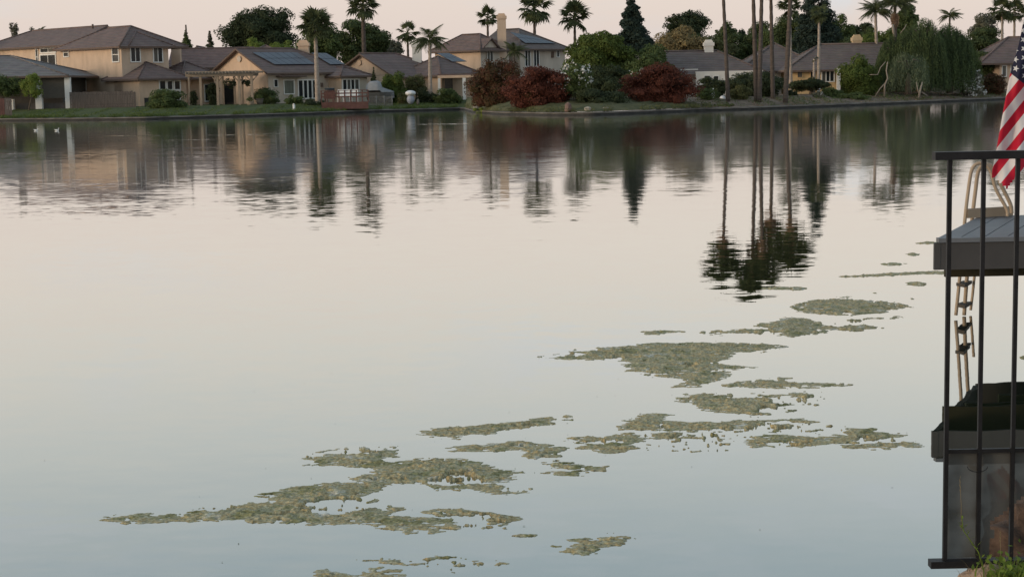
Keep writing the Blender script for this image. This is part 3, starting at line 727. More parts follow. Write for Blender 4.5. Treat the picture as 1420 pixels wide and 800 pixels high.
walls(h, C2, U1, l2, V1, m2, 6.2, STUCCO_G); rf = roof(h, C2, U1, l2, V1, m2, 6.25, .56, ROOF_G, .55, 'v', ('hip', 'gable'), STUCCO_P)
l3 = along(C2 + V1 * m2 * .5, U1, 745)
solar(h, rf['E'], [(706, 46), (741, 53), (770, 62), (728, 61.5)], 5, 2)
chimney(h, 688, 702.5, 19, 178, 5.0, STUCCO_Y, STUCCO_P)
W2 = wallplane(C2, U1)
window(h, W2, 728, 71, 735, 92, 2, 1, .07); window(h, W2, 740, 70.5, 747, 92, 2, 1, .07); window(h, W2, 772, 71, 775, 79, 1, 1, .08); window(h, wallplane(C2, V1), 697, 71, 700, 82, 1, 1, .07)
lw_ = PP(766.5, 76, C2, W2[2]); MB().box(lw_.x - .2, lw_.y - .2, lw_.z - .35, lw_.x + .15, lw_.y - .02, lw_.z + .3).build('wall_lantern', FASCIA, h)

# -- white house with grey roof
uf, vf = Vector((1, .03, 0)).normalized(), Vector((-.03, 1, 0)).normalized()
C = at(965, 152); h = hthing('white walled house under a grey hip roof behind the tall palms', C)
lu = along(C, uf, 1058); Cb = at(936, 152.6)
walls(h, C, uf, lu, vf, 7, 3.05, STUCCO_W); roof(h, Cb, uf, lu + (C.x - Cb.x), vf, 7.2, 3.10, .52, ROOF_G, .5, 'u', ('gable', 'hip'), STUCCO_W)
C2 = at(944, 152.8); walls(h, C2, uf, 1.6, vf, 5, 3.3, STUCCO_W)
chimney(h, 976, 990.5, 55.5, 156.0, 3.6, STUCCO_W)
WF = wallplane(C, uf)
window(h, WF, 977, 105.5, 984, 117, 1, 1, .06); window(h, WF, 990, 106, 996, 117, 1, 1, .06)
p = PY(1022, 118, 151); MB().box(p.x - .8, 150.2, p.z - .1, p.x + .5, 151.9, p.z + .15).build('entry_canopy', STUCCO_W, h)
# -- ochre house
C = at(1094, 152); h = hthing('ochre walled house with grey brown hip roof and white corner post', C)
lu = along(C, uf, 1300)
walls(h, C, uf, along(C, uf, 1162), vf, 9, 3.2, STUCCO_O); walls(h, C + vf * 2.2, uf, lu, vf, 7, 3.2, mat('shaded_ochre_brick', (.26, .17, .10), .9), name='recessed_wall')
roof(h, C, uf, lu, vf, 7.4, 3.27, .56, ROOF_G, .5, 'u', ('hip', 'gable'), STUCCO_O)
C2 = at(1030, 155.5); roof(h, C2, uf, 7.4, vf, 8, 3.3, .58, ROOF_G, .5, 'u'); walls(h, C2, uf, 7.4, vf, 8, 3.2, STUCCO_W)
WF = wallplane(C, uf)
window(h, WF, 1106, 98.5, 1112.5, 107.5, 1, 1, .05, trim=STUCCO_O); window(h, WF, 1124, 98.5, 1129, 107.5, 1, 1, .05, trim=STUCCO_O); window(h, WF, 1140, 98, 1156, 113, 3, 1, .09)
a, b = PY(1160.5, 100, 151.7), PY(1165, 100, 151.7); MB().box(a.x, 151.5, .7, b.x, 151.9, 3.12).build('corner_post', WHITE, h)
chimney(h, 1182, 1196, 48.5, 155.9, 4, mat('chimney_buff', (.50, .38, .24), .9, .12, 2))
# -- house at far right
C = at(1386, 163); h = hthing('peach walled house with long brown roof at the right edge', C)
lu = along(C, uf, 1560)
walls(h, C, uf, lu, vf, 9, 3.65, STUCCO_P); roof(h, C - uf * 1.6, uf, lu + 1.6, vf, 7.2, 3.68, .62, ROOF_B, .5, 'u')
window(h, wallplane(C, uf), 1390, 92, 1395, 106, 1, 1, .08); window(h, wallplane(C, uf), 1402, 90, 1412, 106, 1, 1, .08)

# ================================================================== yard things
# plank fence
fy = 149.0; A, B = PY(97, 148, fy), PY(187, 148, fy)
t = thing('plank_fence', 'weathered grey plank fence before the two storey house', 'fence', (A.x, fy, .8))
n = 42; w = (B.x - A.x) / n
for i in range(n):
    x = A.x + i * w; ht = 2.27 + R.uniform(-.03, .03) - (.10 if i == n - 1 else 0); y = fy + R.uniform(-.012, .012)
    MB().box(x + .008, y, .72, x + w - .008, y + .025, ht).build('board', WOOD_G, t)
MB().box(A.x, fy + .04, 1.1, B.x, fy + .09, 1.2).build('fence_rail', WOOD_G, t)
MB().box(A.x, fy + .04, 1.95, B.x, fy + .09, 2.05).build('fence_rail', WOOD_G, t)
MB().box(B.x - .02, fy - .03, .7, B.x + .09, fy + .1, 2.2).build('fence_post', WOOD_G, t)
# dark bin box near fence end
a, b = PY(200, 137, 150), PY(208, 150, 150)
t = thing('storage_box', 'dark utility box half hidden by the rounded bush', 'box', (a.x, 150, .8))
MB().box(a.x, 150, .75, b.x + .3, 150.6, a.z).build('box_body', mat('dark_box', (.03, .03, .03), .7), t); MB().box(a.x - .03, 149.95, a.z + .002, b.x + .33, 150.65, a.z + .06).build('lid', mat('dark_box', (.03, .03, .03), .7), t)

# pergola
Y0 = 152.0
t = thing('pergola', 'tan timber pergola on the lawn between the two left houses', 'pergola', (PY(300, 148, Y0).x, Y0, .8))
zt = PY(310, 106, Y0).z
def bx(px): return PY(px, 120, Y0).x
for q in (278, 301.5, 331.5, 349):
    MB().box(bx(q) - .11, Y0, .7, bx(q) + .11, Y0 + .22, zt).build('post', WOOD_T, t)
for q in (262, 309, 325, 336):
    x = bx(q) * (Y0 + 3) / Y0; MB().box(x - .09, Y0 + 3, .7, x + .09, Y0 + 3.18, zt).build('post', WOOD_T, t)
MB().box(bx(258), Y0 - .06, zt + .002, bx(352), Y0 + .0, zt + .26).build('beam', WOOD_T, t); MB().box(bx(258), Y0 + .225, zt + .002, bx(352), Y0 + .28, zt + .26).build('beam', WOOD_T, t)
MB().box(bx(258), Y0 + 3, zt + .002, bx(352), Y0 + 3.08, zt + .26).build('beam', WOOD_T, t)
for i in range(22):
    x = bx(260 + i * 4.6); MB().box(x - .03, Y0 - .7, zt + .263, x + .03, Y0 + 3.8, zt + .42).build('rafter', WOOD_T, t)
MB().box(bx(259), Y0 - .35, zt + .422, bx(360), Y0 - .28, zt + .47).build('purlin', WOOD_T, t)
for q in (331.5, 349, 301.5):
    for s in (-1, 1):
        MB().tube([(bx(q), Y0 + .1, zt - .55), (bx(q) + s * .5, Y0 + .1, zt)], .05, 4).build('brace', WOOD_T, t)
# things under the pergola
def hang(label, px, py, Y, r):
    p = PY(px, py, Y); t = thing('hanging_plant', label, 'hanging plant', (p.x, Y, p.z))
    lb = [(p.x, Y, p.z, r, r * .8, r * .7), (p.x + r * .4, Y, p.z - r * .2, r * .7, r * .6, r * .6)]
    foliage(t, lb, 260, .11, L_DARK, 'foliage', core=False); MB().tube([(p.x, Y, p.z), (p.x, Y, zt + .2)], .012, 4).build('hook_wire', FASCIA, t)
    MB().tube([(p.x, Y, p.z - r * .4), (p.x, Y, p.z)], [r * .3, r * .55], 10).build('basket', FASCIA, t)
hang('trailing dark plant basket hung at the pergola centre', 318, 116, Y0 + 1.5, .62)
hang('smaller dark plant basket hung by the right pergola post', 341, 115, Y0 + 1.5, .38)
bush('dark shrub at the left foot of the pergola', 262, 126, 274, 147, 154, L_DARK, 500, .13, seed=3)
bush('leafy dark climber behind the pergola', 284, 111, 301, 140, 156, L_DARK, 800, .14, seed=4)
bush('low dark shrub between the pergola posts', 288, 132, 300, 147, 153, L_DARK, 400, .12, seed=5)
t = thing('garden_gate', 'black double gate in shade beyond the pergola', 'gate', (bx(318), 157, .8))
for k in range(8):
    x = bx(311 + k * 1.7) * 157 / Y0; MB().box(x, 157, .8, x + .1, 157.05, 2.75).build('board', mat('black_timber', (.012, .012, .012), .8), t)
MB().box(bx(310) * 157 / Y0, 157.055, 1.0, bx(325) * 157 / Y0, 157.1, 2.6).build('gate_frame', mat('black_timber', (.012, .012, .012), .8), t)
def pot(label, px, py0, py1, Y, wpx, m):
    a, b = PY(px, py0, Y), PY(px, py1, Y); w = wpx * Y / F / 2; t = thing('plant_pot', label, 'pot', (a.x, Y, b.z))
    MB().tube([(a.x, Y, b.z), (a.x, Y, (a.z + b.z) / 2), (a.x, Y, a.z - .06)], [w * .7, w * .9, w], 12).build('pot_body', m, t)
    MB().tube([(a.x, Y, a.z - .058), (a.x, Y, a.z)], [w * 1.12, w * 1.12], 12).build('rim', m, t)
    lb = [(a.x, Y, a.z + w * .5, w * .9, w * .9, w * .7)]; foliage(t, lb, 150, .08, L_MID, 'plant', core=False)
pot('tan pot at the foot of the right pergola post', 347, 141, 147.5, 151, 10, WOOD_T)
pot('squat brown stone pot on the lawn past the pergola', 360, 137, 147, 151.5, 10, mat('stone_pot', (.13, .11, .09), .9))

# hedges and bushes in front of houses, left to right
tree('young light green tree on the lawn before the grey roofed porch', 25, 96, 55, 140, 147, L_LIGHT, 1100, .14, seed=21, nl=12, trunk_r=.07, cat='tree', base=35)
bush('dark green shrub at the left edge under the slate roof', -22, 102, 24, 136, 147.5, L_MID, 1800, .15, seed=22, nl=16)
t = thing('plank_fence', 'short dark wooden fence panel at the lower left edge', 'fence', (PY(0, 150, 141).x, 141, .5))
for i in range(12):
    x = PY(-24 + i * 3.3, 150, 141).x; MB().box(x, 141.2, .4, x + .18, 141.24, 1.9 - .02 * (i % 3)).build('board', WOOD_R if i < 9 else WOOD_G, t)
MB().box(PY(-24, 150, 141).x, 141.25, 1.55, PY(15.5, 150, 141).x, 141.3, 1.65).build('fence_rail', WOOD_R, t)
bush('rounded dark green bush at the corner of the two storey house', 199, 124, 253, 162, 141.5, L_MID, 3000, .16, seed=23, nl=18)
bush('squared dark hedge between pergola and cream house', 350, 122, 386, 146, 153.5, L_OAK, 1700, .13, seed=24, nl=16, lump=.5)
bush('low green shrub before the patio door', 392, 131, 420, 150, 150, L_MID, 1100, .14, seed=25)
bush('low dark shrub at the foot of the pale palm', 416, 137, 450, 152, 149, L_DARK, 1000, .13, seed=26)
bush('broad dark green bush right of the covered boat', 524, 98, 562, 150, 157, L_GREEN, 3200, .18, seed=27, nl=18)
bush('slim dark conifer shrub at the corner of the cream house', 512, 92, 524, 124, 158, L_DARK, 700, .14, seed=28, shape='cone', nl=14)
tree('small olive green tree behind the domed white grill', 558, 104, 592, 140, 159, L_OLIVE, 1500, .16, seed=29, nl=14, trunk_r=.09)
bush('dark green shrub beneath the feathery palm', 574, 122, 606, 151, 157, L_DARK, 1700, .15, seed=30)
bush('green shrub before the patio of the low brown house', 602, 122, 640, 151, 156.5, L_MID, 1900, .16, seed=31)
bush('low weedy bush by the wall below the covered boat', 548, 128, 566, 151, 156, L_OLIVE, 700, .13, seed=32)
bush('clump of bright shrubs on the lawn edge right of the pergola', 362, 126, 396, 133, 158, L_GREEN, 500, .12, seed=33)
# white marker post on the shore
p = PY(407, 158, 142.5); t = thing('marker_post', 'short white post at the water edge of the lawn', 'post', (p.x, 142.9, .2))
MB().tube([(p.x, 142.9, .1), (p.x, 142.9, .86)], .10, 8).build('post', WHITE, t); MB().tube([(p.x, 142.9, .862), (p.x, 142.9, .95)], [.12, .03], 8).build('post_cap', WHITE, t)

# red-brown deck with railing on the shore
Yd = shoreY(PY(480, 150, 149).x) + 1.2
t = thing('shore_deck', 'red brown timber deck with railings and chairs by the cream house', 'deck', (PY(480, 150, Yd).x, Yd, .4))
a, b = PY(446, 150, Yd).x, PY(511, 150, Yd).x; zd = .95
nb = 16
for i in range(nb): MB().box(a, Yd + i * .19, zd - .05, b, Yd + i * .19 + .178, zd).build('deck_board', WOOD_R, t)
MB().box(a, Yd - .04, .35, b, Yd - .005, zd - .01).build('skirt_board', WOOD_R, t)
for i in range(9):
    x = a + (b - a) * i / 8; MB().box(x - .05, Yd + .0, zd + .002, x + .05, Yd + .1, zd + 1.0).build('rail_post', WOOD_R, t)
for z in (.42, .72): MB().box(a, Yd - .03, zd + z, b, Yd - .003, zd + z + .11).build('rail', WOOD_R, t)
MB().box(a - .05, Yd - .05, zd + 1.003, b + .05, Yd + .15, zd + 1.05).build('hand_rail', WOOD_R, t)
def chair(label, px, Y, m, face=0, w=.55):
    x = PY(px, 140, Y).x; t = thing('deck_chair', label, 'chair', (x, Y, zd))
    MB().box(x - w / 2, Y, zd + .42, x + w / 2, Y + .5, zd + .47).build('seat', m, t)
    MB().obox((x - w / 2, Y + .5, zd + .45), (w, 0, 0), (0, .05, 0), (0, .12, .65)).build('backrest', m, t)
    for sx in (-1, 1):
        for sy in (0, 1): MB().box(x + sx * (w / 2 - .03) - .025, Y + sy * .45, zd, x + sx * (w / 2 - .03) + .025, Y + sy * .45 + .05, zd + .418).build('leg', m, t)
chair('white chair at the left of the red brown deck', 472, Yd + .9, WHITE)
chair('white chair mid deck beside the window of the cream house', 481, Yd + 1.0, WHITE)
chair('white chair at the right end of the red brown deck', 492, Yd + .8, WHITE)
p = PY(457, 133, Yd + 1.5); t = thing('barbecue', 'dark red barbecue with black hood standing on the deck', 'barbecue', (p.x, Yd + 1.5, zd))
MB().box(p.x - .5, Yd + 1.5, zd + .3, p.x + .5, Yd + 2, zd + .95).build('cabinet', WOOD_R, t); MB().tube([(p.x - .42, Yd + 1.75, zd + 1.0), (p.x + .42, Yd + 1.75, zd + 1.0)], .26, 10).build('hood', mat('black_enamel', (.012, .012, .012), .4), t)
for s in (-.45, .4): MB().box(p.x + s, Yd + 1.6, zd, p.x + s + .06, Yd + 1.9, zd + .298).build('leg', WOOD_R, t)

# covered boat
Yb = 155.5; a = PY(508, 140, Yb); b = PY(546, 140, Yb); Lb = b.x - a.x; cx0 = a.x
t = thing('covered_boat', 'small boat under a pale grey cover beside the red brown deck', 'boat', ((a.x + b.x) / 2, Yb, .8))
BOATG = mat('boat_cover', (.27, .27, .27), .7, .15, 2); vs = []; fs = []
ns = 9; secs = []
for i in range(ns):
    f = i / (ns - 1); wy = .95 * (1 - max(0, (f - .45) / .55) ** 2) + .04; x = cx0 + Lb * f; zk = 1.0 + .45 * max(0, f - .6) ; zg = 1.75 + .05 * math.sin(f * 3)
    zg = 1.72 if f < .6 else 1.72 - .0 * f
    secs.append([(x, Yb + .9, zk), (x, Yb + .9 - wy * .6, zk + .3), (x, Yb + .9 - wy, zg), (x, Yb + .9 + wy, zg), (x, Yb + .9 + wy * .6, zk + .3)])
for s in secs: vs += s
for i in range(ns - 1):
    for j in range(5): fs.append((i * 5 + j, i * 5 + (j + 1) % 5, (i + 1) * 5 + (j + 1) % 5, (i + 1) * 5 + j))
fs += [(4, 3, 2, 1, 0), tuple((ns - 1) * 5 + j for j in range(5))]
MB().add(vs, fs).build('hull', mat('boat_hull', (.2, .2, .21), .5), t)
cv = []; cf = []; prof = [(0, 2.45), (.12, 2.75), (.4, 2.8), (.5, 2.7), (.56, 2.2), (.75, 2.0), (1.0, 1.78)]
for f, z in prof:
    wy = .98 * (1 - max(0, (f - .45) / .55) ** 2) + .05; x = cx0 + Lb * f
    cv += [(x, Yb + .9 - wy, 1.73 if f > .52 else 1.9), (x, Yb + .9 - wy * .85, z - .12), (x, Yb + .9, z), (x, Yb + .9 + wy * .85, z - .12), (x, Yb + .9 + wy, 1.73)]
for i in range(len(prof) - 1):
    for j in range(4): cf.append((i * 5 + j, i * 5 + j + 1, (i + 1) * 5 + j + 1, (i + 1) * 5 + j))
cf += [(0, 1, 2, 3, 4)]
MB().add(cv, cf, True).build('cover', BOATG, t)
MB().box(cx0 + .3, Yb + .5, .85, cx0 + Lb * .7, Yb + 1.3, 1.02).build('trailer', mat('dark_box', (.03, .03, .03), .7), t)
for q in (.3, .55): MB().tube([(cx0 + Lb * q, Yb + .3, 1.0), (cx0 + Lb * q, Yb + .5, 1.0)], .25, 12).build('wheel', mat('tyre_rubber', (.02, .02, .02), .9), t)
# wire fence
t = thing('wire_fence', 'low grey wire fence along the wall under the covered boat', 'fence', (PY(528, 150, 154).x, 153.6, .4))
xa, xb = PY(511, 148, 153.6).x, PY(544, 148, 153.6).x
for i in range(4): x = xa + (xb - xa) * i / 3; MB().tube([(x, 153.6, .3), (x, 153.6, 1.4)], .04, 6).build('post', mat('galvanised', (.2, .2, .19), .6), t)
wr = MB()
for i in range(33): x = xa + (xb - xa) * i / 32; wr.box(x, 153.59, .4, x + .02, 153.605, 1.35)
for i in range(8): wr.box(xa, 153.575, .45 + i * .12, xb, 153.588, .47 + i * .12)
wr.build('wire_mesh', mat('galvanised', (.2, .2, .19), .6), t)
# domed white grill
p = PY(569.5, 150.5, 155); g = thing('covered_grill', 'white domed lid on a pale blue grey rounded body by the wall', 'grill', (p.x, 155, .5))
MB().ellip((p.x, 155.4, 1.0), (.36, .36, .45), 16, 10).build('body', mat('pale_blue_cover', (.34, .36, .42), .6), g)
MB().ellip((p.x, 155.4, 1.58), (.5, .48, .26), 16, 10).build('lid', mat('white_lid', (.68, .67, .66), .5), g)
p = PY(579, 148, 155); tag(MB().ellip((p.x + .05, 155, .75), (.14, .14, .28), 10, 8, .08, 3).build('garden_stone', CONC), 'small pale upright stone right of the domed white grill', 'stone')

# ================================================================== trees behind
tree('large dark domed oak rising over the solar panel roof', 300, 2, 412, 84, 205, L_DARK, 7500, .34, seed=41, nl=26, trunk_r=.5, lump=.3)
tree('light green shrubby tree on the left before the dark oak', 333, 49, 366, 82, 196, L_LIGHT, 1500, .22, seed=42, nl=12)
tree('light green round tree on the right before the dark oak', 366, 54, 412, 84, 194, L_LIGHT, 1900, .22, seed=43, nl=12)
tree('narrow dark cypress left of the large oak', 282, 41, 298, 78, 205, L_DARK, 1100, .2, 'cone', seed=44, nl=14)
tree('small dark spruce above the left gable', 249, 40, 265, 68, 212, L_MID, 800, .2, 'cone', seed=45, nl=12)
tree('broad green tree behind the pale palm', 408, 22, 470, 84, 200, L_MID, 4200, .32, seed=46, nl=20)
tree('broad deep green tree behind the tall single palm', 455, 24, 548, 86, 206, L_OAK, 6500, .34, seed=47, nl=24, lump=.3)
tree('greyish bare-topped bush tree behind the low brown roof', 534, 52, 562, 74, 204, L_GREY, 700, .24, seed=48, nl=10)
tree('small dark treetop with two tufts over the far left roof', 12, 26, 24, 46, 185, L_GREY, 160, .22, seed=49, nl=5)
t = palm_px('thin arching palm top over the left roof of the two storey house', 55, 60, 55, 46, 186, 12, kind='feather', nf=9, tr=.15, seed=50)
tree('faint grey treetop left of the arching palm', 38, 38, 54, 52, 188, L_GREY, 260, .2, seed=51, nl=6)
tree('low distant green treetop right of the arching palm', 62, 42, 86, 56, 190, L_GREY, 500, .2, seed=52, nl=8)

# palms
palm_px('palm with pale trunk and shaggy crown before the solar panels', 441, 149, 437, 36, 150, 27, pale=True, tr=.24, seed=61, nf=34, kind='fan', skirt=False)
palm_px('tall palm with thick brown trunk standing alone above the low roof', 505, 78, 503, 9, 180, 23, tr=.30, seed=62, nf=30)
palm_px('small dark palm behind the low brown roofed house', 566, 78, 565, 46, 186, 17, tr=.18, seed=63, nf=18)
palm_px('feathery olive palm with pale trunk before the low brown house', 597, 150, 596, 58, 158, 27, kind='feather', pale=True, tr=.22, seed=64, nf=26)
palm_px('palm top left of the tall chimney', 677, 60, 676, 25, 200, 17, tr=.2, seed=65, nf=18, up=15)
palm_px('left palm of the two rising over the grey solar roof', 741, 60, 741, 12, 196, 26, tr=.24, seed=66, nf=28)
palm_px('right palm of the two rising over the grey solar roof', 796.5, 66, 797, 24, 198, 24, tr=.22, seed=67, nf=24)
palm_px('short bushy young palm before the two storey house windows', 713, 92, 713, 74, 168, 20, kind='feather', tr=.12, seed=68, nf=16)
def tall(label, pxb, pyb, Y, X, Z, cr, seed, **k):
    b = PY(pxb, pyb, Y); t = palm(label, (b.x, Y), Vector((X, Y, Z)), cr, base_z=.5, seed=seed, **k)
    # skirt of old fronds clinging under the crown
    rr = np.random.RandomState(seed); n = 900; a = rr.rand(n) * 6.283; f = rr.rand(n); r = .28 + .32 * (1 - f) * cr / 1.7
    P = np.stack([X + np.cos(a) * r, Y + np.sin(a) * r, Z - .2 - f * 1.7], 1); ax = np.stack([np.cos(a) * .35, np.sin(a) * .35, -np.ones(n)], 1) + rr.normal(size=(n, 3)) * .15; w = np.cross(ax, np.stack([np.cos(a), np.sin(a), 0 * a], 1)); s_ = .22
    V = np.stack([P, P + ax * s_ * .6 + w * .05, P + ax * s_ * 1.6, P + ax * s_ * .6 - w * .05], 1).reshape(-1, 3); npmesh('thatch', V, np.arange(4 * n).reshape(-1, 4), L_DEAD, t)
tall('tall slim palm standing apart left of the palm group', 1010, 146, 131, 16.75, 12.2, 1.85, 71, tr=.17, nf=48)
tall('tall palm on the left of the close pair of trunks', 1049, 146, 131, 19.1, 13.2, 1.75, 72, tr=.19, nf=48, skirt=True)
tall('tall palm on the right of the close pair of trunks', 1053, 146, 130.5, 19.9, 12.7, 1.65, 73, tr=.19, nf=48)
tall('tall palm rising behind the dark bush right of the pair', 1072, 140, 136, 21.35, 10.8, 1.65, 74, tr=.19, nf=44, skirt=True)
tall('tall dark palm rooted at the shore right of the group', 1089, 148.5, 129.5, 22.0, 11.0, 2.0, 75, tr=.21, nf=50)
palm_px('shorter palm crown behind the tall dark shore palm', 1097, 100, 1095, 9, 150, 19, tr=.17, seed=76, nf=20, pale=True)
palm_px('green crowned palm with pale lower trunk before the ochre house', 1135, 120, 1136, 18, 146, 15, tr=.16, seed=77, nf=26, pale=True, up=-20)
palm_px('thin pale leaning palm stem beside the ochre house window', 1128.5, 115, 1129, 82, 146, 5, tr=.15, seed=78, nf=6, pale=True, up=-20)
palm_px('feathery palm with arching left fronds above the willow', 1218, 84, 1214, 18, 156, 27, kind='feather', pale=True, tr=.2, seed=79, nf=24)
palm_px('taller palm crown directly right of the feathery one', 1243, 60, 1241, 8, 154, 27, kind='feather', tr=.22, seed=80, nf=28, skirt=True)
palm_px('lone feathery palm top over the weeping willow', 1317, 60, 1317, 24, 172, 18, kind='feather', tr=.15, seed=81, nf=18)
palm_px('left palm of the pair over the right edge roof', 1390, 80, 1390, 14, 186, 19, tr=.19, seed=82, nf=24, pale=True)
palm_px('right palm of the pair over the right edge roof', 1406, 80, 1407, 16, 190, 18, tr=.19, seed=83, nf=24, pale=True)
palm_px('palm crown half cut by the flag at the right edge', 1427, 80, 1427, 20, 188, 17, tr=.19, seed=84, nf=20)

# big central greenery
tree('big bright green spreading tree behind the red bushes', 782, 36, 880, 130, 150, L_GREEN, 8000, .26, seed=91, nl=28, trunk_r=.3, lump=.32)
tree('dark tall conifer above the bright green tree', 850, -16, 908, 72, 158, L_CONI, 6500, .26, 'cone', seed=92, nl=30, trunk_r=.3)
tree('deep green broad tree below the conifer', 850, 58, 948, 140, 150, L_MID, 6500, .24, seed=93, nl=26, lump=.34)
tree('dark hollow tree behind the white oleander', 800, 88, 880, 150, 146, L_DARK, 3500, .2, seed=94, nl=18)
tree('tan and green domed tree over the white house', 908, 32, 990, 84, 176, L_TAN, 4200, .26, seed=95, nl=20)
tree('olive treetop right of the tan domed tree', 965, 48, 1024, 84, 178, L_OLIVE, 2600, .26, seed=96, nl=16)
tree('dark crowned tree beyond the tan domed tree', 922, 8, 986, 52, 205, L_DARK, 2600, .3, seed=97, nl=16)
tree('green treetop behind the slim palm', 990, 30, 1026, 66, 198, L_OAK, 1700, .28, seed=98, nl=12)
tree('dark tree between the slim palm and the close pair', 1022, 40, 1048, 72, 200, L_DARK, 1300, .28, seed=99, nl=10)
tree('green tree behind the close pair of palm trunks', 1036, 28, 1078, 66, 192, L_OAK, 2100, .28, seed=100, nl=14)
tree('broad green tree behind the shore palm', 1072, 14, 1132, 74, 180, L_OAK, 4600, .28, seed=101, nl=20)
tree('towering dark conifer over the ochre house', 1096, -60, 1184, 96, 172, L_CONI, 9500, .28, 'cone', seed=102, nl=30, trunk_r=.3)
tree('rounded green tree right of the towering conifer', 1152, 22, 1188, 64, 190, L_MID, 1900, .28, seed=103, nl=12)
tree('dark round treetop behind the ochre chimney', 1182, 26, 1216, 60, 196, L_DARK, 1500, .28, seed=104, nl=12)
tree('mid green tree between chimney and willow', 1190, 40, 1225, 82, 170, L_MID, 2100, .24, seed=105, nl=14)
tree('loose leafy tree above the willow top', 1240, 2, 1280, 48, 176, L_MID, 2200, .26, seed=106, nl=14)
tree('grey green tree left of the right edge palms', 1346, 18, 1392, 58, 200, L_GREY, 1900, .28, seed=107, nl=14)
tree('dark green hedge-like tree behind the right roof', 1330, 36, 1400, 70, 188, L_OAK, 2200, .26, seed=108, nl=14)

tree('green wooded mass behind the grey roofs right of the palm pair', 1056, 44, 1110, 84, 195, L_MID, 2600, .26, seed=151, nl=16)
tree('leafy mid green tree filling behind the ochre house roof', 1140, 40, 1200, 84, 188, L_OAK, 2600, .26, seed=152, nl=16)
tree('mid green tree behind the left part of the willow group', 1196, 34, 1262, 92, 164, L_GREEN, 3600, .24, seed=153, nl=18)
tree('soft green tree behind the right part of the willow group', 1280, 40, 1352, 96, 166, L_MID, 3600, .24, seed=154, nl=18)
tree('green tree behind the white house chimney', 944, 44, 1000, 78, 186, L_OAK, 2200, .26, seed=155, nl=14)
tree('broad dark tree just beyond the left edge behind the grey roof', -190, 30, -60, 120, 172, L_OAK, 2600, .28, seed=161, nl=16, trunk_r=.3)
tree('green garden tree beyond the right edge past the long brown roof', 1580, 20, 1720, 128, 168, L_MID, 2600, .28, seed=162, nl=16, trunk_r=.3)
tree('large dark tree far beyond the right edge of the view', 1740, 10, 1920, 126, 175, L_OAK, 2600, .28, seed=163, nl=16, trunk_r=.3)
tree('green tree filling between the slim palm and the close pair', 1004, 44, 1058, 86, 190, L_OAK, 2600, .26, seed=171, nl=14)
tree('dark green tree directly behind the shore palm trunk', 1050, 26, 1112, 80, 186, L_MID, 3600, .26, seed=172, nl=16)
# shrubs along right shore
def shrub(label, x0, y0, x1, y1, d, m, n, size, seed, **k):
    X = PY((x0 + x1) / 2, 140, 140).x; Y = shoreY(X) + d
    for _ in range(3): X = PY((x0 + x1) / 2, 140, Y).x; Y = shoreY(X) + d
    return bush(label, x0, y0, x1, y1, Y, m, n, size, seed=seed, **k)
shrub('red bronze leaved bush at the left on the point', 645, 78, 732, 157, 3.0, L_REDG, 7500, .15, 111, nl=26, lump=.33, depth=2.3)
shrub('dark red bush at the right on the point beside the oleander', 698, 87, 801, 158, 2.2, L_RED, 8500, .15, 112, nl=30, lump=.31, depth=2.3)
shrub('green streaked shrub in the middle of the two red bushes', 722, 100, 756, 156, 1.7, L_REDG, 2600, .14, 113, nl=18, depth=1.6)
shrub('dark red bush right of the green gap', 865, 88, 973, 154, 2.2, L_RED, 9000, .15, 114, nl=30, lump=.31, depth=2.4)
t, lb = shrub('white flowering oleander between red bush and green tree', 776, 86, 822, 132, 5.5, L_MID, 2600, .14, 115, nl=16)
blossoms(t, lb, 420, .085)
t, lb = shrub('white flowering oleander behind the right red bush', 868, 90, 930, 130, 6.5, L_MID, 2400, .14, 116, nl=16)
blossoms(t, lb, 300, .085)
shrub('low dark green bush at the water before the oleander', 795, 122, 872, 153, 4.0, L_DARK, 4200, .15, 117, nl=22)
shrub('small yellowish tuft of reeds by the left red bush', 652, 149, 690, 158, .7, L_LIGHT, 500, .11, 118, depth=.5)
shrub('dark shrub cluster before the white house', 968, 106, 1012, 138, 9.0, L_DARK, 2600, .15, 119, nl=18)
t, lb = shrub('pale flecked low shrub below the white house', 966, 122, 1000, 139, 6.5, L_MID, 1000, .13, 120); blossoms(t, lb, 60, .06)
shrub('big dark rounded bush behind the pair of palm trunks', 1012, 96, 1098, 140, 9.5, L_DARK, 6500, .17, 121, nl=26)
shrub('olive shrub at the left foot of the big dark bush', 1014, 118, 1044, 141, 6.5, L_OLIVE, 1500, .14, 122)
shrub('low green weeds on the bank by the slim palm', 985, 143, 1022, 151, 1.3, L_OLIVE, 700, .10, 123, depth=.6)
t = tree('flat topped dark shrub on a short stem before the ochre house', 1099, 107, 1156, 131, 144, L_DARK, 3600, .15, seed=124, nl=20, trunk_r=.16, limbs=True, cat='tree')
shrub('low dark hedge at the foot of the ochre wall', 1092, 125, 1108, 139, 9, L_DARK, 700, .13, 125)
shrub('leafy green shrub right of the flat topped shrub', 1140, 120, 1172, 141, 6.0, L_MID, 1600, .14, 126)
t, lb = shrub('pale edged plant below the flat topped shrub', 1128, 128, 1146, 139, 6.0, L_GREY, 400, .12, 127); blossoms(t, lb, 50, .06)
shrub('large dense green bush left of the willow', 1166, 78, 1228, 138, 7.0, L_GREEN, 6000, .18, 128, nl=24)
shrub('low green ground bush on the bank under the dense bush', 1160, 128, 1215, 143, 3.0, L_MID, 1800, .13, 129, depth=1.5)
t, lb = shrub('white blossoming oleander at the right of the willow', 1329, 96, 1370, 136, 1.6, L_GREY, 2200, .14, 130, nl=16); blossoms(t, lb, 760, .11)
shrub('dark red brown bush beside the right oleander', 1362, 100, 1400, 138, 2.6, L_REDG, 3000, .15, 131, nl=18)
shrub('dark green shrub against the peach house', 1350, 70, 1396, 112, 11, L_OAK, 3200, .18, 132, nl=18)

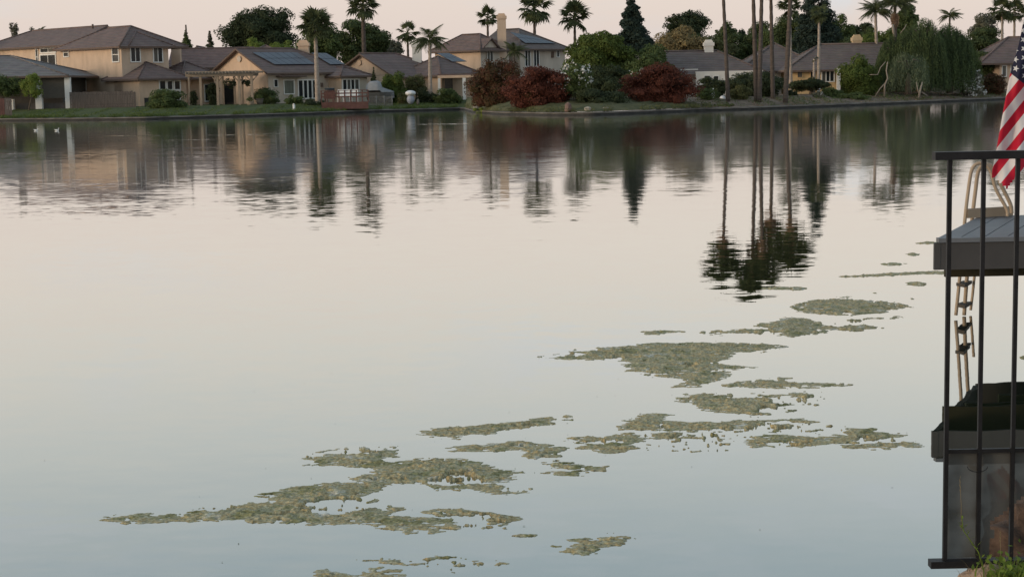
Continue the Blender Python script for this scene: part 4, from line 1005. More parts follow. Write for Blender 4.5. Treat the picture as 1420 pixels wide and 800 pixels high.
# weeping willow: limbs with hanging strands
def willow(label, x0, y0, x1, y1, Y, n, seed, m=L_WILLOW, low=128):
    rr = np.random.RandomState(seed)
    A, B = PY(x0, y1, Y), PY(x1, y0, Y); cx, rx = (A.x + B.x) / 2, (B.x - A.x) / 2; zt = B.z; ry = rx * .6; zl = PY((x0 + x1) / 2, low, Y).z
    t = thing('weeping_willow', label, 'tree', (cx, Y + ry, .8))
    P = []; D = []
    for i in range(n):
        a = rr.rand() * 6.283; q = rr.rand() ** .5; x = cx + math.cos(a) * q * rx; y = Y + ry + math.sin(a) * q * ry
        ztop = zl + (zt - zl) * (.42 + .58 * math.sqrt(max(0, 1 - q * q))) - rr.rand() * .5 + .22 * math.sin(x * 2.3 + y)
        zb = zl + (ztop - zl) * rr.rand() ** 1.6 * .7; k = int((ztop - zb) / .16) + 2
        for j in range(k):
            f = j / k; P.append((x + .06 * math.sin(j * .7 + i) + math.cos(a) * .25 * f, y + math.sin(a) * .2 * f, ztop + (zb - ztop) * f))
    P = np.array(P); P += rr.normal(size=P.shape) * .035
    nP = len(P); s = rr.uniform(.05, .11, nP)
    ax = np.tile(np.array([0, 0, -1.]), (nP, 1)) + rr.normal(size=(nP, 3)) * .28; w = np.cross(ax, rr.normal(size=(nP, 3))); w /= np.linalg.norm(w, axis=1)[:, None]
    V = np.stack([P, P + ax * s[:, None] * .8 + w * s[:, None] * .28, P + ax * s[:, None] * 1.8, P + ax * s[:, None] * .8 - w * s[:, None] * .28], 1).reshape(-1, 3)
    npmesh('hanging_foliage', V, np.arange(len(V)).reshape(-1, 4), m, t)
    c = MB(); 
    for k in range(8):
        a = rr.rand() * 6.28; q = rr.rand() * .55; c.ellip((cx + math.cos(a) * q * rx, Y + ry * 1.3 + math.sin(a) * q * ry, (zl + zt) / 2 - .1), (rx * .30, ry * .30, (zt - zl) * .36), 8, 6, .14, k)
    c.build('inner_foliage', L_DARK, t)
    b0 = Vector((cx, Y + ry, .7)); tp = Vector((cx, Y + ry, zt - 1.2))
    MB().tube([b0, b0.lerp(tp, .5), tp], [.3, .24, .12], 8).build('trunk', BARK, t)
    for k in range(5):
        a = k * 1.26 + .4; e = Vector((cx + math.cos(a) * rx * .6, Y + ry + math.sin(a) * ry * .6, zt - 1.0)); s0 = b0.lerp(tp, .5 + .08 * k)
        MB().tube([s0, s0.lerp(e, .5) + Vector((0, 0, .5)), e], [.13, .09, .04], 6).build('limb', BARK, t)
    return t
willow('tall weeping willow with dense hanging curtain, centre of its group', 1244, 24, 1322, 132, 147, 1900, 141)
willow('weeping willow on the right of its group by the oleander', 1288, 32, 1358, 132, 149, 1800, 142)
willow('narrow weeping willow on the left by the bare twisted trunk', 1216, 50, 1262, 128, 148, 1000, 143)
willow('low pale weeping tree in front of the willow curtain', 1236, 68, 1292, 132, 143.5, 420, 144, mat('leaf_willow_pale', (.05, .07, .04), .7, 0, 2.4, c2=(.21, .25, .14), stretch=(1, 1, .14), trans=.25, spec=.2, detail=3))
willow('loose green drooping tree between willow and right roof', 1318, 56, 1366, 130, 152, 900, 145, L_MID)
def bare(label, chains, Y, m=BARK_P):
    p0 = PY(*chains[0][0][:2], Y); t = thing('bare_tree', label, 'tree', (p0.x, Y, p0.z))
    for i, ch in enumerate(chains):
        pts = [PY(a, b, Y + .15 * i) for a, b, r in ch]; MB().tube(pts, [r * .62 for a, b, r in ch], 6).build('trunk' if i == 0 else 'branch', m, t)
bare('pale bare twisted trunk leaning at the left of the willow', [[(1226.5, 136, .13), (1227, 118, .12), (1231, 109, .11), (1229, 98, .09), (1231, 86, .07)], [(1213, 135, .08), (1220, 124, .08), (1228, 115, .08)], [(1206, 104, .05), (1217, 104, .06), (1221, 94, .06), (1228, 86, .05)]], 143.2)
bare('pale forked stump under the hanging willow curtain', [[(1274, 136, .18), (1276, 126, .13), (1279, 114, .07)], [(1275, 132, .12), (1272, 122, .08), (1271, 114, .05)], [(1278, 128, .1), (1286, 133, .06)]], 142.8)
bare('pale broken branch high in the willow group', [[(1241, 52, .16), (1239, 44, .2), (1238, 34, .14)], [(1248, 47, .07), (1254, 40, .07), (1257, 34, .04)]], 152)

# small shore items
p = PY(1002, 137, 134); g = thing('garden_globe', 'bright white ball on the bank left of the slim palm', 'ball', (p.x, 134, .6))
MB().ellip((p.x, 134, p.z), (.24, .24, .24), 16, 12).build('globe', mat('white_globe', (.8, .8, .8), .3), g); MB().tube([(p.x, 134, .55), (p.x, 134, p.z - .18)], [.16, .09], 10).build('stand', DARKC, g)
p = PY(788, 152, shoreY(PY(788, 152, 118).x) + .5)
tag(MB().ellip((p.x, p.y, .5), (.27, .25, .36), 12, 9, .13, 7).build('shore_boulder', mat('brown_rock', (.17, .11, .09), .9, .3, 2, bump=.03)), 'upright brown boulder at the water below the red bush', 'rock')
ROCKP = mat('pale_rock', (.30, .26, .21), .95, .3, 3, bump=.03)
rk = [(660, 155.5, .16, 'small pale stone in the reeds left of the point'), (815, 153, .18, 'flat pale stone on the sandy bare patch of the point'), (840, 155, .14, 'pale stone near the water right of the bare patch')]
for i, (a, b, r_, lab) in enumerate(rk):
    Yk = shoreY(PY(a, b, 120).x) + 1.0; p = PY(a, b, Yk); tag(MB().ellip((p.x, p.y, groundz(0, 1) + .15), (r_ * 1.6, r_, r_), 10, 8, .12, i).build('shore_stone', ROCKP), lab, 'stone')
p = PY(1038, 145, 133); tag(MB().ellip((p.x, 133, .62), (.16, .16, .14), 10, 8, .12, 5).build('dark_stone', DARKC), 'small black lump on the bank between palm trunks', 'stone')
# weeds hanging over the wall and litter on the bank
def scatter(name, n, x0, x1, d0, d1, size, m, seed, clump=1.0, zup=.1):
    rr = np.random.RandomState(seed); P = []
    while len(P) < n:
        x = rr.uniform(x0, x1)
        if clump and (math.sin(x * 1.9 + seed) + math.sin(x * 4.7) + math.sin(x * .6)) < rr.uniform(-1.5, 2.6) * clump: continue
        d = rr.uniform(d0, d1); P.append((x, shoreY(x) + d, groundz(x, max(d, .35)) + rr.rand() ** 2 * zup + (.02 if d > .3 else .06)))
    P = np.array(P); V, Fq = leaves(P, size * rr.uniform(.5, 1.4, n), np.tile([0, -.2, 1.], (n, 1)), .4); npmesh(name, V, Fq, m, kind='stuff')
scatter('shore_weeds', 9000, -46, -3.9, .05, 1.3, .075, L_GREEN, 201, 1, .22)
scatter('point_weeds', 8000, -3.9, 16, .1, 3.2, .075, L_OLIVE, 202, .8, .25)
scatter('bank_weeds', 6000, 14, 48, .2, 7.5, .07, L_MID, 203, 1, .22)
scatter('leaf_litter', 5000, 12, 48, .2, 8, .06, L_DEAD, 204, .4, .02)
scatter('lawn_tufts', 9000, -46, -4, 1.0, 9, .06, L_GREEN, 205, .5, .06)
# bits floating on the near water
rr_ = np.random.RandomState(5); q = []
for i in range(45):
    a = (rr_.uniform(60, 1280), rr_.uniform(470, 795)) if i % 3 == 0 else (lambda t_: (300 + 700 * t_ + rr_.normal() * 120, 740 - 230 * t_ + rr_.normal() * 35))(rr_.rand())
    q.append(PZ(a[0], min(max(a[1], 470), 798), .003))
Vv, Ff = leaves(np.array([tuple(p) for p in q]), rr_.uniform(.003, .009, len(q)), np.tile([0, 0, 60.], (len(q), 1)), .5); npmesh('floating_specks', Vv, Ff, L_OLIVE, kind='stuff')
# ducks / white birds
def duck(label, px, py, s):
    p = PZ(px, py); N0 = len(COL.objects); t = thing('white_duck', label, 'duck', (p.x, p.y, 0)); m = mat('white_feathers', (.72, .70, .66), .8, .08, 6)
    mb = MB().ellip((p.x, p.y, .07), (.24, .13, .12), 14, 10); mb.tube([(p.x - s * .20, p.y, .10), (p.x - s * .34, p.y, .19)], [.07, .02], 6); mb.build('body', m, t)
    mb = MB().tube([(p.x + s * .17, p.y, .1), (p.x + s * .22, p.y, .2), (p.x + s * .23, p.y, .29)], [.06, .042, .04], 8); mb.ellip((p.x + s * .25, p.y, .32), (.07, .055, .055), 10, 8); hd = mb.build('head', m, t)
    MB().tube([(p.x + s * .30, p.y, .315), (p.x + s * .38, p.y, .30)], [.025, .012], 6).build('beak', mat('orange_beak', (.5, .22, .04), .6), hd)
    MB().ellip((p.x - s * .03, p.y - .10, .11), (.17, .04, .08), 10, 8).build('wing', m, t); t.scale = (.45, .45, .45)
duck('white duck swimming at the left near the shore', 50, 181.5, 1)
duck('white duck swimming at the right of the other white duck', 79, 181.5, 1)

# ================================================================== algae mats
def vnoise(x, y, seed):
    rs = np.random.RandomState(seed); T = rs.rand(256, 256)
    xi = np.floor(x).astype(int); yi = np.floor(y).astype(int); fx = x - xi; fy = y - yi; fx = fx * fx * (3 - 2 * fx); fy = fy * fy * (3 - 2 * fy)
    a = T[xi % 256, yi % 256]; b = T[(xi + 1) % 256, yi % 256]; c = T[xi % 256, (yi + 1) % 256]; d = T[(xi + 1) % 256, (yi + 1) % 256]
    return (a * (1 - fx) + b * fx) * (1 - fy) + (c * (1 - fx) + d * fx) * fy
def fbm(x, y, f, o, seed):
    s = 0; a = .5; tot = 0
    for i in range(o): s = s + a * vnoise(x * f + 31 * i, y * f + 17 * i, seed + i); tot += a; a *= .55; f *= 2.05
    return s / tot
def algae_mat():
    m, t, b = nodes('floating_algae'); L = t.links
    g = t.nodes.new('ShaderNodeNewGeometry')
    def nz(sc, d=5):
        n = t.nodes.new('ShaderNodeTexNoise'); n.inputs['Scale'].default_value = sc; n.inputs['Detail'].default_value = d; n.inputs['Roughness'].default_value = .7; L.new(g.outputs['Position'], n.inputs[0]); return n
    r = t.nodes.new('ShaderNodeValToRGB'); n1 = nz(4.5, 8); L.new(n1.outputs[0], r.inputs[0])
    e = r.color_ramp.elements; st = [(.30, (.14, .13, .05)), (.42, (.26, .235, .105)), (.48, (.38, .345, .22)), (.53, (.40, .30, .14)), (.58, (.36, .325, .19)), (.66, (.55, .51, .42))]
    while len(e) < len(st): e.new(.5)
    for q, (p, c) in zip(e, st): q.position = p; q.color = (*c, 1)
    n2 = nz(52, 6); mr = t.nodes.new('ShaderNodeMapRange'); mr.inputs[1].default_value = .3; mr.inputs[2].default_value = .7; mr.inputs[3].default_value = .32; mr.inputs[4].default_value = 1.6; L.new(n2.outputs[0], mr.inputs[0])
    vm = t.nodes.new('ShaderNodeVectorMath'); vm.operation = 'SCALE'; L.new(r.outputs[0], vm.inputs[0]); L.new(mr.outputs[0], vm.inputs['Scale'])
    L.new(vm.outputs[0], b.inputs['Base Color']); b.inputs['Roughness'].default_value = .75; b.inputs['Specular IOR Level'].default_value = .25
    return m
ALG = algae_mat()
def mat_island(label, poly, seed, cell=None, rag=.55, hole=.36, edge=.06, hmax=.017, bias=.55, group='floating algae mats'):
    W2 = np.array([[PZ(x, y).x, PZ(x, y).y] for x, y in poly])
    mn, mx = W2.min(0) - .12, W2.max(0) + .12; far = W2[:, 1].mean()
    cell = cell or (.0062 if far < 11 else (.0078 if far < 14 else .012)); cx_, cy_ = cell, cell * (1.15 if far < 12 else 1.8)
    X, Y = np.meshgrid(np.arange(mn[0], mx[0], cx_), np.arange(mn[1], mx[1], cy_), indexing='ij')
    inside = np.zeros(X.shape, bool); dist = np.full(X.shape, 9.)
    n = len(W2)
    for i in range(n):
        a, b = W2[i], W2[(i + 1) % n]
        c1 = ((a[1] > Y) != (b[1] > Y)); xx = (b[0] - a[0]) * (Y - a[1]) / (b[1] - a[1] + 1e-12) + a[0]; inside ^= c1 & (X < xx)
        d = b - a; tt = np.clip(((X - a[0]) * d[0] + (Y - a[1]) * d[1]) / (d @ d + 1e-12), 0, 1)
        dist = np.minimum(dist, np.hypot(X - a[0] - tt * d[0], Y - a[1] - tt * d[1]))
    sd_ = np.where(inside, dist, -dist)
    e1 = fbm(X * .36, Y, 9, 5, seed); e2 = fbm(X * .5, Y, 46, 3, seed + 9); holes = fbm(X * .5, Y * .8, 6, 4, seed + 40)
    val = sd_ / edge + bias + (e1 - .5) * 4.2 + (e2 - .5) * 2.6
    fleck = (sd_ > -.07) & (e2 > .69) & (e1 > .54)
    mask = ((val > 0) & ~((holes < hole + .12) & (e2 < .60)) & ~((e2 < .27) & (val < 2))) | fleck
    hN = fbm(X * .6, Y, 20, 4, seed + 70); hF = fbm(X * .6, Y, 68, 3, seed + 80)
    k = np.clip(val / 3.0, .08, 1)
    Z = .001 + hmax * k * (.20 + 1.0 * np.clip((hN - .36) * 2.2, 0, 1)) * (.3 + 1.3 * hF) + (.003 * k) * np.random.RandomState(seed).rand(*X.shape)
    ni, nj = X.shape; cm_ = mask[:-1, :-1] & mask[1:, :-1] & mask[1:, 1:] & mask[:-1, 1:]
    I, J = np.nonzero(cm_)
    if len(I) == 0: return
    idx = lambda i, j: i * nj + j
    Fq = np.stack([idx(I, J), idx(I + 1, J), idx(I + 1, J + 1), idx(I, J + 1)], 1)
    # rim verts drop to the water
    full = np.zeros(X.shape); full[I, J] += 1; full[I + 1, J] += 1; full[I + 1, J + 1] += 1; full[I, J + 1] += 1
    Z = np.where(full < 4, -.002, Z)
    used = np.unique(Fq); re = np.full(ni * nj, -1); re[used] = np.arange(len(used))
    V = np.stack([X.ravel()[used], Y.ravel()[used], Z.ravel()[used]], 1)
    V[:, :2] += np.random.RandomState(seed + 1).normal(size=(len(V), 2)) * cell * .22
    c0 = V.mean(0); c0[2] = 0
    o = npmesh('algae_mat', V - c0, re[Fq], ALG, smooth=False); o.location = c0.tolist()
    tag(o, label, 'algae', group)
M_ = mat_island
M_('green diamond shaped algae mat farthest right below the thin floating line', [(1093, 424), (1131, 416), (1178, 412), (1205, 416), (1240, 419), (1265, 425.5), (1220, 434), (1181, 437.5), (1112, 433)], 1, hole=.2)
M_('small grey algae wisp trailing up from the diamond shaped mat', [(1172, 412), (1185, 409), (1200, 406), (1212, 406), (1205, 409), (1200, 412)], 2)
M_('olive algae mat with humped top just below the diamond shaped one', [(977, 462), (1020, 457), (1061, 450), (1085, 443), (1100, 440), (1131, 448), (1150, 460), (1104, 466.6), (1011, 464)], 3, hole=.2, bias=1.15)
M_('broken grey green algae strip with open gaps, right of the humped mat', [(1127, 446), (1165, 444), (1205, 441), (1251, 440), (1235, 444), (1216, 448), (1222, 454), (1166, 461), (1147, 455)], 4, hole=.36, bias=.9)
M_('short thin algae patch alone left of the humped mat', [(887, 460), (905, 458), (925, 458), (950, 460), (926, 463.5), (900, 462.5)], 5, hole=.1)
M_('long winged algae mat, the largest in the middle of the lake', [(755, 494), (817, 484), (860, 481), (914, 477), (960, 475), (1011, 475), (1050, 477), (1092, 480.5), (1061, 485.5), (1020, 488), (1000, 496), (985, 504), (1036, 509), (992, 513), (926, 516), (880, 513), (866, 508), (872, 502), (840, 500), (800, 497)], 6, hole=.18, bias=.95)
M_('brown tinged triangular algae patch hanging under the winged mat', [(883, 518), (930, 521), (955, 515), (976, 512), (1007, 515), (1002, 522), (988, 529), (970, 535), (937, 535), (949, 526)], 7, hole=.2)
M_('thin tapering algae streak right of the triangular patch', [(990, 534), (1020, 530), (1050, 526), (1081, 525), (1120, 530), (1150, 532), (1185, 534.5), (1127, 537), (1058, 538)], 8, hole=.3)
M_('algae mat full of holes below the tapering streak', [(937, 553), (960, 548), (980, 546), (1034, 547), (1090, 547), (1143, 545), (1139, 557), (1100, 564), (1089, 568), (1050, 579), (1010, 574), (988, 570), (957, 561)], 9, hole=.47)
M_('long ragged algae band with a raised hook at its left end', [(862, 592), (885, 583), (910, 577), (916, 586), (960, 589), (1040, 587), (1127, 585), (1140, 590), (1197, 597), (1140, 597), (1085, 598), (1020, 596), (940, 597), (900, 596)], 10, hole=.28, bias=1.1)
M_('scattered grey algae shreds under the long ragged band', [(892, 603), (930, 600), (972, 597.5), (1040, 602), (1010, 608), (1015, 617), (980, 623), (940, 619), (905, 620), (930, 611)], 11, hole=.5)
M_('two humped green algae strip ending nearest the dock', [(1036, 613), (1060, 606), (1088, 602), (1130, 607), (1160, 605), (1197, 598), (1240, 603), (1271, 619), (1240, 620), (1197, 618), (1150, 613), (1088, 619), (1050, 618)], 12, hole=.28)
M_('brownish rounded algae patch left of the scattered shreds', [(786, 611), (820, 605), (850, 603), (876, 601), (892, 609), (880, 618), (868, 625), (844, 628.5), (830, 622), (808, 618)], 13, hole=.3)
M_('log like straight algae streak sloping up to the right', [(595, 600), (626, 593), (690, 588), (755, 581), (789, 580.5), (760, 585.5), (740, 589), (700, 596), (656, 603), (620, 607), (598, 606.5)], 14, hole=.15)
M_('teardrop algae patch with a long thin tail to the left', [(616, 625), (650, 620), (686, 615.5), (725, 612), (752, 617), (786, 623), (775, 630), (764, 634), (743, 638), (708, 633), (728, 625), (690, 624), (650, 626)], 15, hole=.22)
M_('little flat algae sliver below the teardrop patch', [(757, 644), (775, 642), (795, 644), (831, 649), (805, 651.5), (780, 648)], 16, hole=.1)
M_('thin dark algae fleck below the flat sliver', [(769, 656), (785, 655.5), (804, 658), (795, 660), (778, 658.5)], 17, hole=.1)
M_('small lone algae cluster at bottom centre right', [(788, 759.5), (810, 753), (830, 744.5), (850, 737), (872, 738), (874, 746), (866, 752), (857, 756), (830, 760), (815, 764), (797, 766)], 18, hole=.3)
M_('huge sprawling forked algae mat at lower left', [(148, 719), (190, 714), (252, 712), (288, 702), (340, 698), (366, 696), (385, 682), (400, 676), (450, 671), (490, 668), (510, 660), (535, 648), (560, 637), (605, 634), (650, 641), (690, 652), (728, 656), (705, 664), (690, 674), (644, 675.5), (608, 677), (581, 669), (545, 671), (509, 686), (506, 698), (522, 706), (545, 716), (590, 719), (615, 722), (590, 727), (632, 731), (600, 736), (560, 734), (500, 724), (420, 722), (300, 720.5), (180, 725)], 19, hole=.26)
M_('curved algae arm with two prongs right of the huge sprawling mat', [(596, 712), (610, 708), (644, 708), (692, 713), (722, 717), (708, 723), (694, 729), (650, 728), (660, 721), (625, 718)], 20, hole=.33)
M_('ochre spotted algae patch above the huge sprawling mat', [(430, 640), (440, 628), (465, 622), (500, 620), (549, 621), (553, 630), (530, 636), (555, 642), (520, 646), (470, 645), (440, 643)], 21, hole=.25)
M_('low algae bar near the bottom edge of the water', [(482, 774), (510, 773), (560, 778), (600, 775), (640, 776), (670, 779), (694, 781), (690, 786), (640, 788), (590, 786), (540, 783), (500, 778)], 22, hole=.38)
M_('yellowish algae lump cut by the bottom edge', [(432, 797), (448, 791), (470, 791), (484, 796), (492, 806), (440, 808)], 23, hole=.1)
M_('tiny algae lump right of the yellowish one at the bottom', [(515, 797), (530, 795), (548, 795), (552, 799), (535, 801)], 24, hole=.1)
M_('long hair thin floating line of weed reaching the dock', [(1166, 383.5), (1195, 381.5), (1230, 379), (1270, 377), (1325, 376), (1325, 379.5), (1270, 380.5), (1200, 384)], 25, hole=0, edge=.03)
M_('small weed fleck above the hair thin line', [(1222, 366), (1238, 364.5), (1256, 365.5), (1246, 368), (1230, 368)], 26, hole=0, edge=.03)
M_('weed fleck just left of the dock corner, upper of two', [(1256, 352), (1265, 350.5), (1278, 352.5), (1270, 355), (1260, 354)], 27, hole=0, edge=.03)
M_('weed strip touching the upper dock corner', [(1270, 337.5), (1283, 335.5), (1300, 336), (1300, 338), (1284, 338.5)], 28, hole=0, edge=.03)
M_('short dark weed dash under the hair thin line', [(1257, 392), (1270, 391), (1286, 393), (1280, 396), (1262, 395)], 29, hole=0, edge=.03)
M_('faint weed dash nearest the ladder', [(1252, 414), (1262, 413), (1276, 414.5), (1262, 416)], 30, hole=0, edge=.03)
M_('narrow weed streak under the palm reflections', [(1056, 400), (1080, 398), (1108, 397.5), (1124, 400), (1105, 402.5), (1075, 402)], 31, hole=0, edge=.03)
M_('weed fleck between the railing bars by the dock underside', [(1411, 496), (1420, 494), (1432, 496), (1420, 498.5)], 32, hole=0, edge=.03)
M_('thin algae shred under the right lobe of the huge mat', [(672, 680), (690, 679), (724, 681), (710, 683.5), (685, 682.5)], 33, hole=.2)
M_('slim grey algae shred below the left side of the huge mat top', [(525, 702), (540, 698), (556, 702), (540, 706)], 34, hole=.1)
M_('slight algae dash below the pronged arm', [(713, 742), (725, 741), (741, 741.5), (728, 743.5)], 35, hole=0, edge=.02)

# ================================================================== dock with ladder and flag
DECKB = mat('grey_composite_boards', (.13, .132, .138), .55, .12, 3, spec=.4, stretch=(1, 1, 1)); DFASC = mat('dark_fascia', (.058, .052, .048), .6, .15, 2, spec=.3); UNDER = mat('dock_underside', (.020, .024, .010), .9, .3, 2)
zt = .94
fl = PZ(1300, 330, zt); bl = PZ(1358, 299.5, zt)
fr = Vector((9.0, fl.y - .02, zt)); br = Vector((10.0, bl.y, zt)); ed = (bl - fl).normalized(); ed.z = 0
t = thing('dock', 'grey boarded dock platform with dark fascia behind the railing', 'dock', (fl.x + 1, fl.y + 1, 0))
# boards run along the left edge direction
dirb = (bl - fl); nb = 28; wbd = (9.0 - fl.x) / nb
for i in range(nb):
    a = fl + Vector((wbd * i + .004, 0, 0)); b = fl + Vector((wbd * (i + 1) - .006, 0, 0))
    vs = [a, b, b + dirb, a + dirb]
    MB().add([p - Vector((0, 0, .03)) for p in vs] + vs, [(3, 2, 1, 0), (4, 5, 6, 7), (0, 1, 5, 4), (1, 2, 6, 5), (2, 3, 7, 6), (3, 0, 4, 7)]).build('deck_board', DECKB, t)
fp = PY(1293, 331.5, fl.y); zfb = PY(1293, 373, fl.y).z
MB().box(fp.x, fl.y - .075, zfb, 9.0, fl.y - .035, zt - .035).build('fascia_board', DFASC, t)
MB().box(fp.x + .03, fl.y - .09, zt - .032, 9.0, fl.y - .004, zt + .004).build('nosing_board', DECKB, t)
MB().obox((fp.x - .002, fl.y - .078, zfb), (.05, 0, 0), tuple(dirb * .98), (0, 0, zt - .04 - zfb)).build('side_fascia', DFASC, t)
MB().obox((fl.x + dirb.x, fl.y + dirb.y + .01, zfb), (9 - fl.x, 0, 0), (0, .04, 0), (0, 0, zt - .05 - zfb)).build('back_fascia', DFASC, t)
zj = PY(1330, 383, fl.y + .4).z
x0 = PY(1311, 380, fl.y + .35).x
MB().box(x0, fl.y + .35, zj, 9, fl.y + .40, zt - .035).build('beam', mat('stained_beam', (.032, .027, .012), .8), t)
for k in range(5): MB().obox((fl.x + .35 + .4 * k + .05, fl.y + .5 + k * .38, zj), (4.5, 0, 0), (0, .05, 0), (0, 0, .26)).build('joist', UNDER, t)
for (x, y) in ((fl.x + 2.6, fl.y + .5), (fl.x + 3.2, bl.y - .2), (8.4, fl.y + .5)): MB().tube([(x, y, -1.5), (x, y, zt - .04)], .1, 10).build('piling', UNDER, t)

# ladder
LAD = mat('beige_ladder_plastic', (.36, .28, .20), .6, .1, 3); LADD = mat('ladder_tread_dark', (.06, .05, .04), .8)
Yl = 15.55
t = thing('swim_ladder', 'beige swim ladder with looped handrails on the far left corner of the dock', 'ladder', (PY(1340, 437, Yl).x, Yl, 0))
def LP(px, py, dy=0.0): return PY(px, py, Yl + dy)
def loop(pts, dy, r, name='handrail'):
    P = [LP(a, b, dy) for a, b in pts]
    # rounded by subdivision
    Q = []
    for i in range(len(P) - 1):
        p0, p1, p2, p3 = P[max(i - 1, 0)], P[i], P[i + 1], P[min(i + 2, len(P) - 1)]
        for k in range(6):
            s = k / 6; Q.append(.5 * ((2 * p1) + (p2 - p0) * s + (2 * p0 - 5 * p1 + 4 * p2 - p3) * s * s + (3 * p1 - p0 - 3 * p2 + p3) * s ** 3))
    Q.append(P[-1]); MB().tube(Q, r, 8).build(name, LAD, t)
loop([(1325.5, 437), (1331, 383), (1338, 305), (1343, 262), (1347, 238), (1351.5, 229.5), (1358, 226.5), (1366, 228), (1374, 238), (1381, 262), (1396, 290), (1397, 300)], 0, .017)
loop([(1337, 437), (1341, 383), (1348, 305), (1353, 262), (1356, 240), (1361, 231), (1367, 228), (1374, 230), (1381, 240), (1389, 258), (1401, 283), (1403, 296)], .12, .019)
loop([(1346, 430), (1349, 405), (1352, 375)], .3, .014, 'side_rail')
for py, w in ((421, 24), (392, 24)):
    a, b, c = LP(1326, py, 0), LP(1339, py + 2, .0), LP(1348, py - 3, .3)
    vs = [a, LP(1338, py + 2.5, -.12), c, LP(1336, py - 3, .3)]
    MB().add(vs + [p - Vector((0, 0, .03)) for p in vs], [(0, 1, 2, 3), (7, 6, 5, 4), (0, 4, 5, 1), (1, 5, 6, 2), (2, 6, 7, 3), (3, 7, 4, 0)]).build('step', LADD, t)
a, b = LP(1339, 304, .05), LP(1403, 291.5, .25); z0, z1 = LP(1360, 303.5, .1).z, LP(1360, 292, .1).z
MB().obox((a.x, Yl - .02, zt + .005), (b.x - a.x, .22, 0), (0, .05, 0), (0, 0, z1 - zt + .02)).build('mounting_board', LAD, t)

# flag on a leaning pole
def flag_mat():
    m, t, b = nodes('striped_flag_cloth'); L = t.links
    uv = t.nodes.new('ShaderNodeUVMap'); s = t.nodes.new('ShaderNodeSeparateXYZ'); L.new(uv.outputs[0], s.inputs[0])
    def mth(op, a, b_=None, c=None):
        n = t.nodes.new('ShaderNodeMath'); n.operation = op
        for i, q in enumerate((a, b_, c)):
            if q is None: continue
            if hasattr(q, 'links'): L.new(q, n.inputs[i])
            else: n.inputs[i].default_value = q
        return n.outputs[0]
    u, v = s.outputs[0], s.outputs[1]   # u: 0 hoist .. 1.9 fly, v: 0 top .. 1 bottom, in flag heights
    st = mth('LESS_THAN', mth('FRACT', mth('MULTIPLY', v, 6.5)), .5)     # first stripe red
    can = mth('MULTIPLY', mth('LESS_THAN', u, .76), mth('LESS_THAN', v, 7 / 13))
    # stars: 9 rows x 11 columns staggered; cell .76/12 by (7/13)/10
    cu = mth('MULTIPLY', u, 12 / .76); cv = mth('MULTIPLY', v, 130 / 7)
    ru, rv = mth('ROUND', cu), mth('ROUND', cv)
    par = mth('LESS_THAN', mth('ABSOLUTE', mth('SUBTRACT', mth('PINGPONG', mth('ADD', ru, rv), 1.0), 0.0)), .5)
    ok = mth('MULTIPLY', mth('MULTIPLY', mth('GREATER_THAN', ru, .5), mth('LESS_THAN', ru, 11.5)), mth('MULTIPLY', mth('GREATER_THAN', rv, .5), mth('LESS_THAN', rv, 9.5)))
    du = mth('MULTIPLY', mth('SUBTRACT', cu, ru), .76 / 12); dv = mth('MULTIPLY', mth('SUBTRACT', cv, rv), 7 / 130)
    ang = mth('ARCTAN2', du, mth('MULTIPLY', dv, -1)); rad = mth('SQRT', mth('ADD', mth('MULTIPLY', du, du), mth('MULTIPLY', dv, dv)))
    seg = mth('PINGPONG', mth('ADD', ang, 6.28318), math.pi / 5)      # 0 at a tip, pi/5 at a notch
    # straight edge of a five pointed star: r = a / cos(seg + c)
    edge = mth('DIVIDE', .0333 * math.cos(math.radians(18)), mth('COSINE', mth('SUBTRACT', seg, -math.radians(18))))
    edge = mth('DIVIDE', .0333 * .309, mth('COSINE', mth('SUBTRACT', math.radians(72), seg)))
    star = mth('MULTIPLY', mth('MULTIPLY', mth('LESS_THAN', rad, edge), par), ok)
    def mix(f, a, b_):
        n = t.nodes.new('ShaderNodeMix'); n.data_type = 'RGBA'; L.new(f, n.inputs[0])
        for i, q in ((6, a), (7, b_)):
            if hasattr(q, 'links'): L.new(q, n.inputs[i])
            else: n.inputs[i].default_value = (*q, 1)
        return n.outputs[2]
    c1 = mix(st, (.74, .70, .68), (.52, .012, .035)); c2 = mix(star, (.018, .018, .045), (.74, .72, .71)); c3 = mix(can, c1, c2)
    L.new(c3, b.inputs['Base Color']); b.inputs['Roughness'].default_value = .65; b.inputs['Specular IOR Level'].default_value = .25
    tr = t.nodes.new('ShaderNodeBsdfTranslucent'); L.new(c3, tr.inputs[0]); ms = t.nodes.new('ShaderNodeMixShader'); ms.inputs[0].default_value = .30
    L.new(b.outputs[0], ms.inputs[1]); L.new(tr.outputs[0], ms.inputs[2]); L.new(ms.outputs[0], t.nodes['Material Output'].inputs[0])
    return m
Yf = 15.1
# flag plane in photo pixels: fly direction is down-left, hoist direction down-right
fdir = np.array([-.62, .785]); hdir = np.array([.785, .62]); Hpx = 13 * 11.6      # flag height in px
# fly end of canton passes (1404,104): u=.76 ; stripe phase: v counted from the left edge
o0 = np.array([1404., 104.]) - fdir * (.76 * Hpx) - hdir * (5.05 * 11.6)
def leftedge(y): return float(np.interp(y, [-60, -20, 25, 60, 105, 165, 222, 235, 275], [1440, 1430, 1419, 1412, 1399, 1388, 1378, 1375, 1371]))
t = thing('flag', 'draped red white and blue flag hanging over the dock behind the railing', 'flag', (PY(1445, 300, Yf).x, Yf + .5, zt))
V = []; UV = []; Fq = []
NI, NJ = 60, 80
for i in range(NI + 1):
    for j in range(NJ + 1):
        s = i / NI
        # column coordinate: -fold behind .. visible .. right
        fv = j / NJ
        V.append(None)
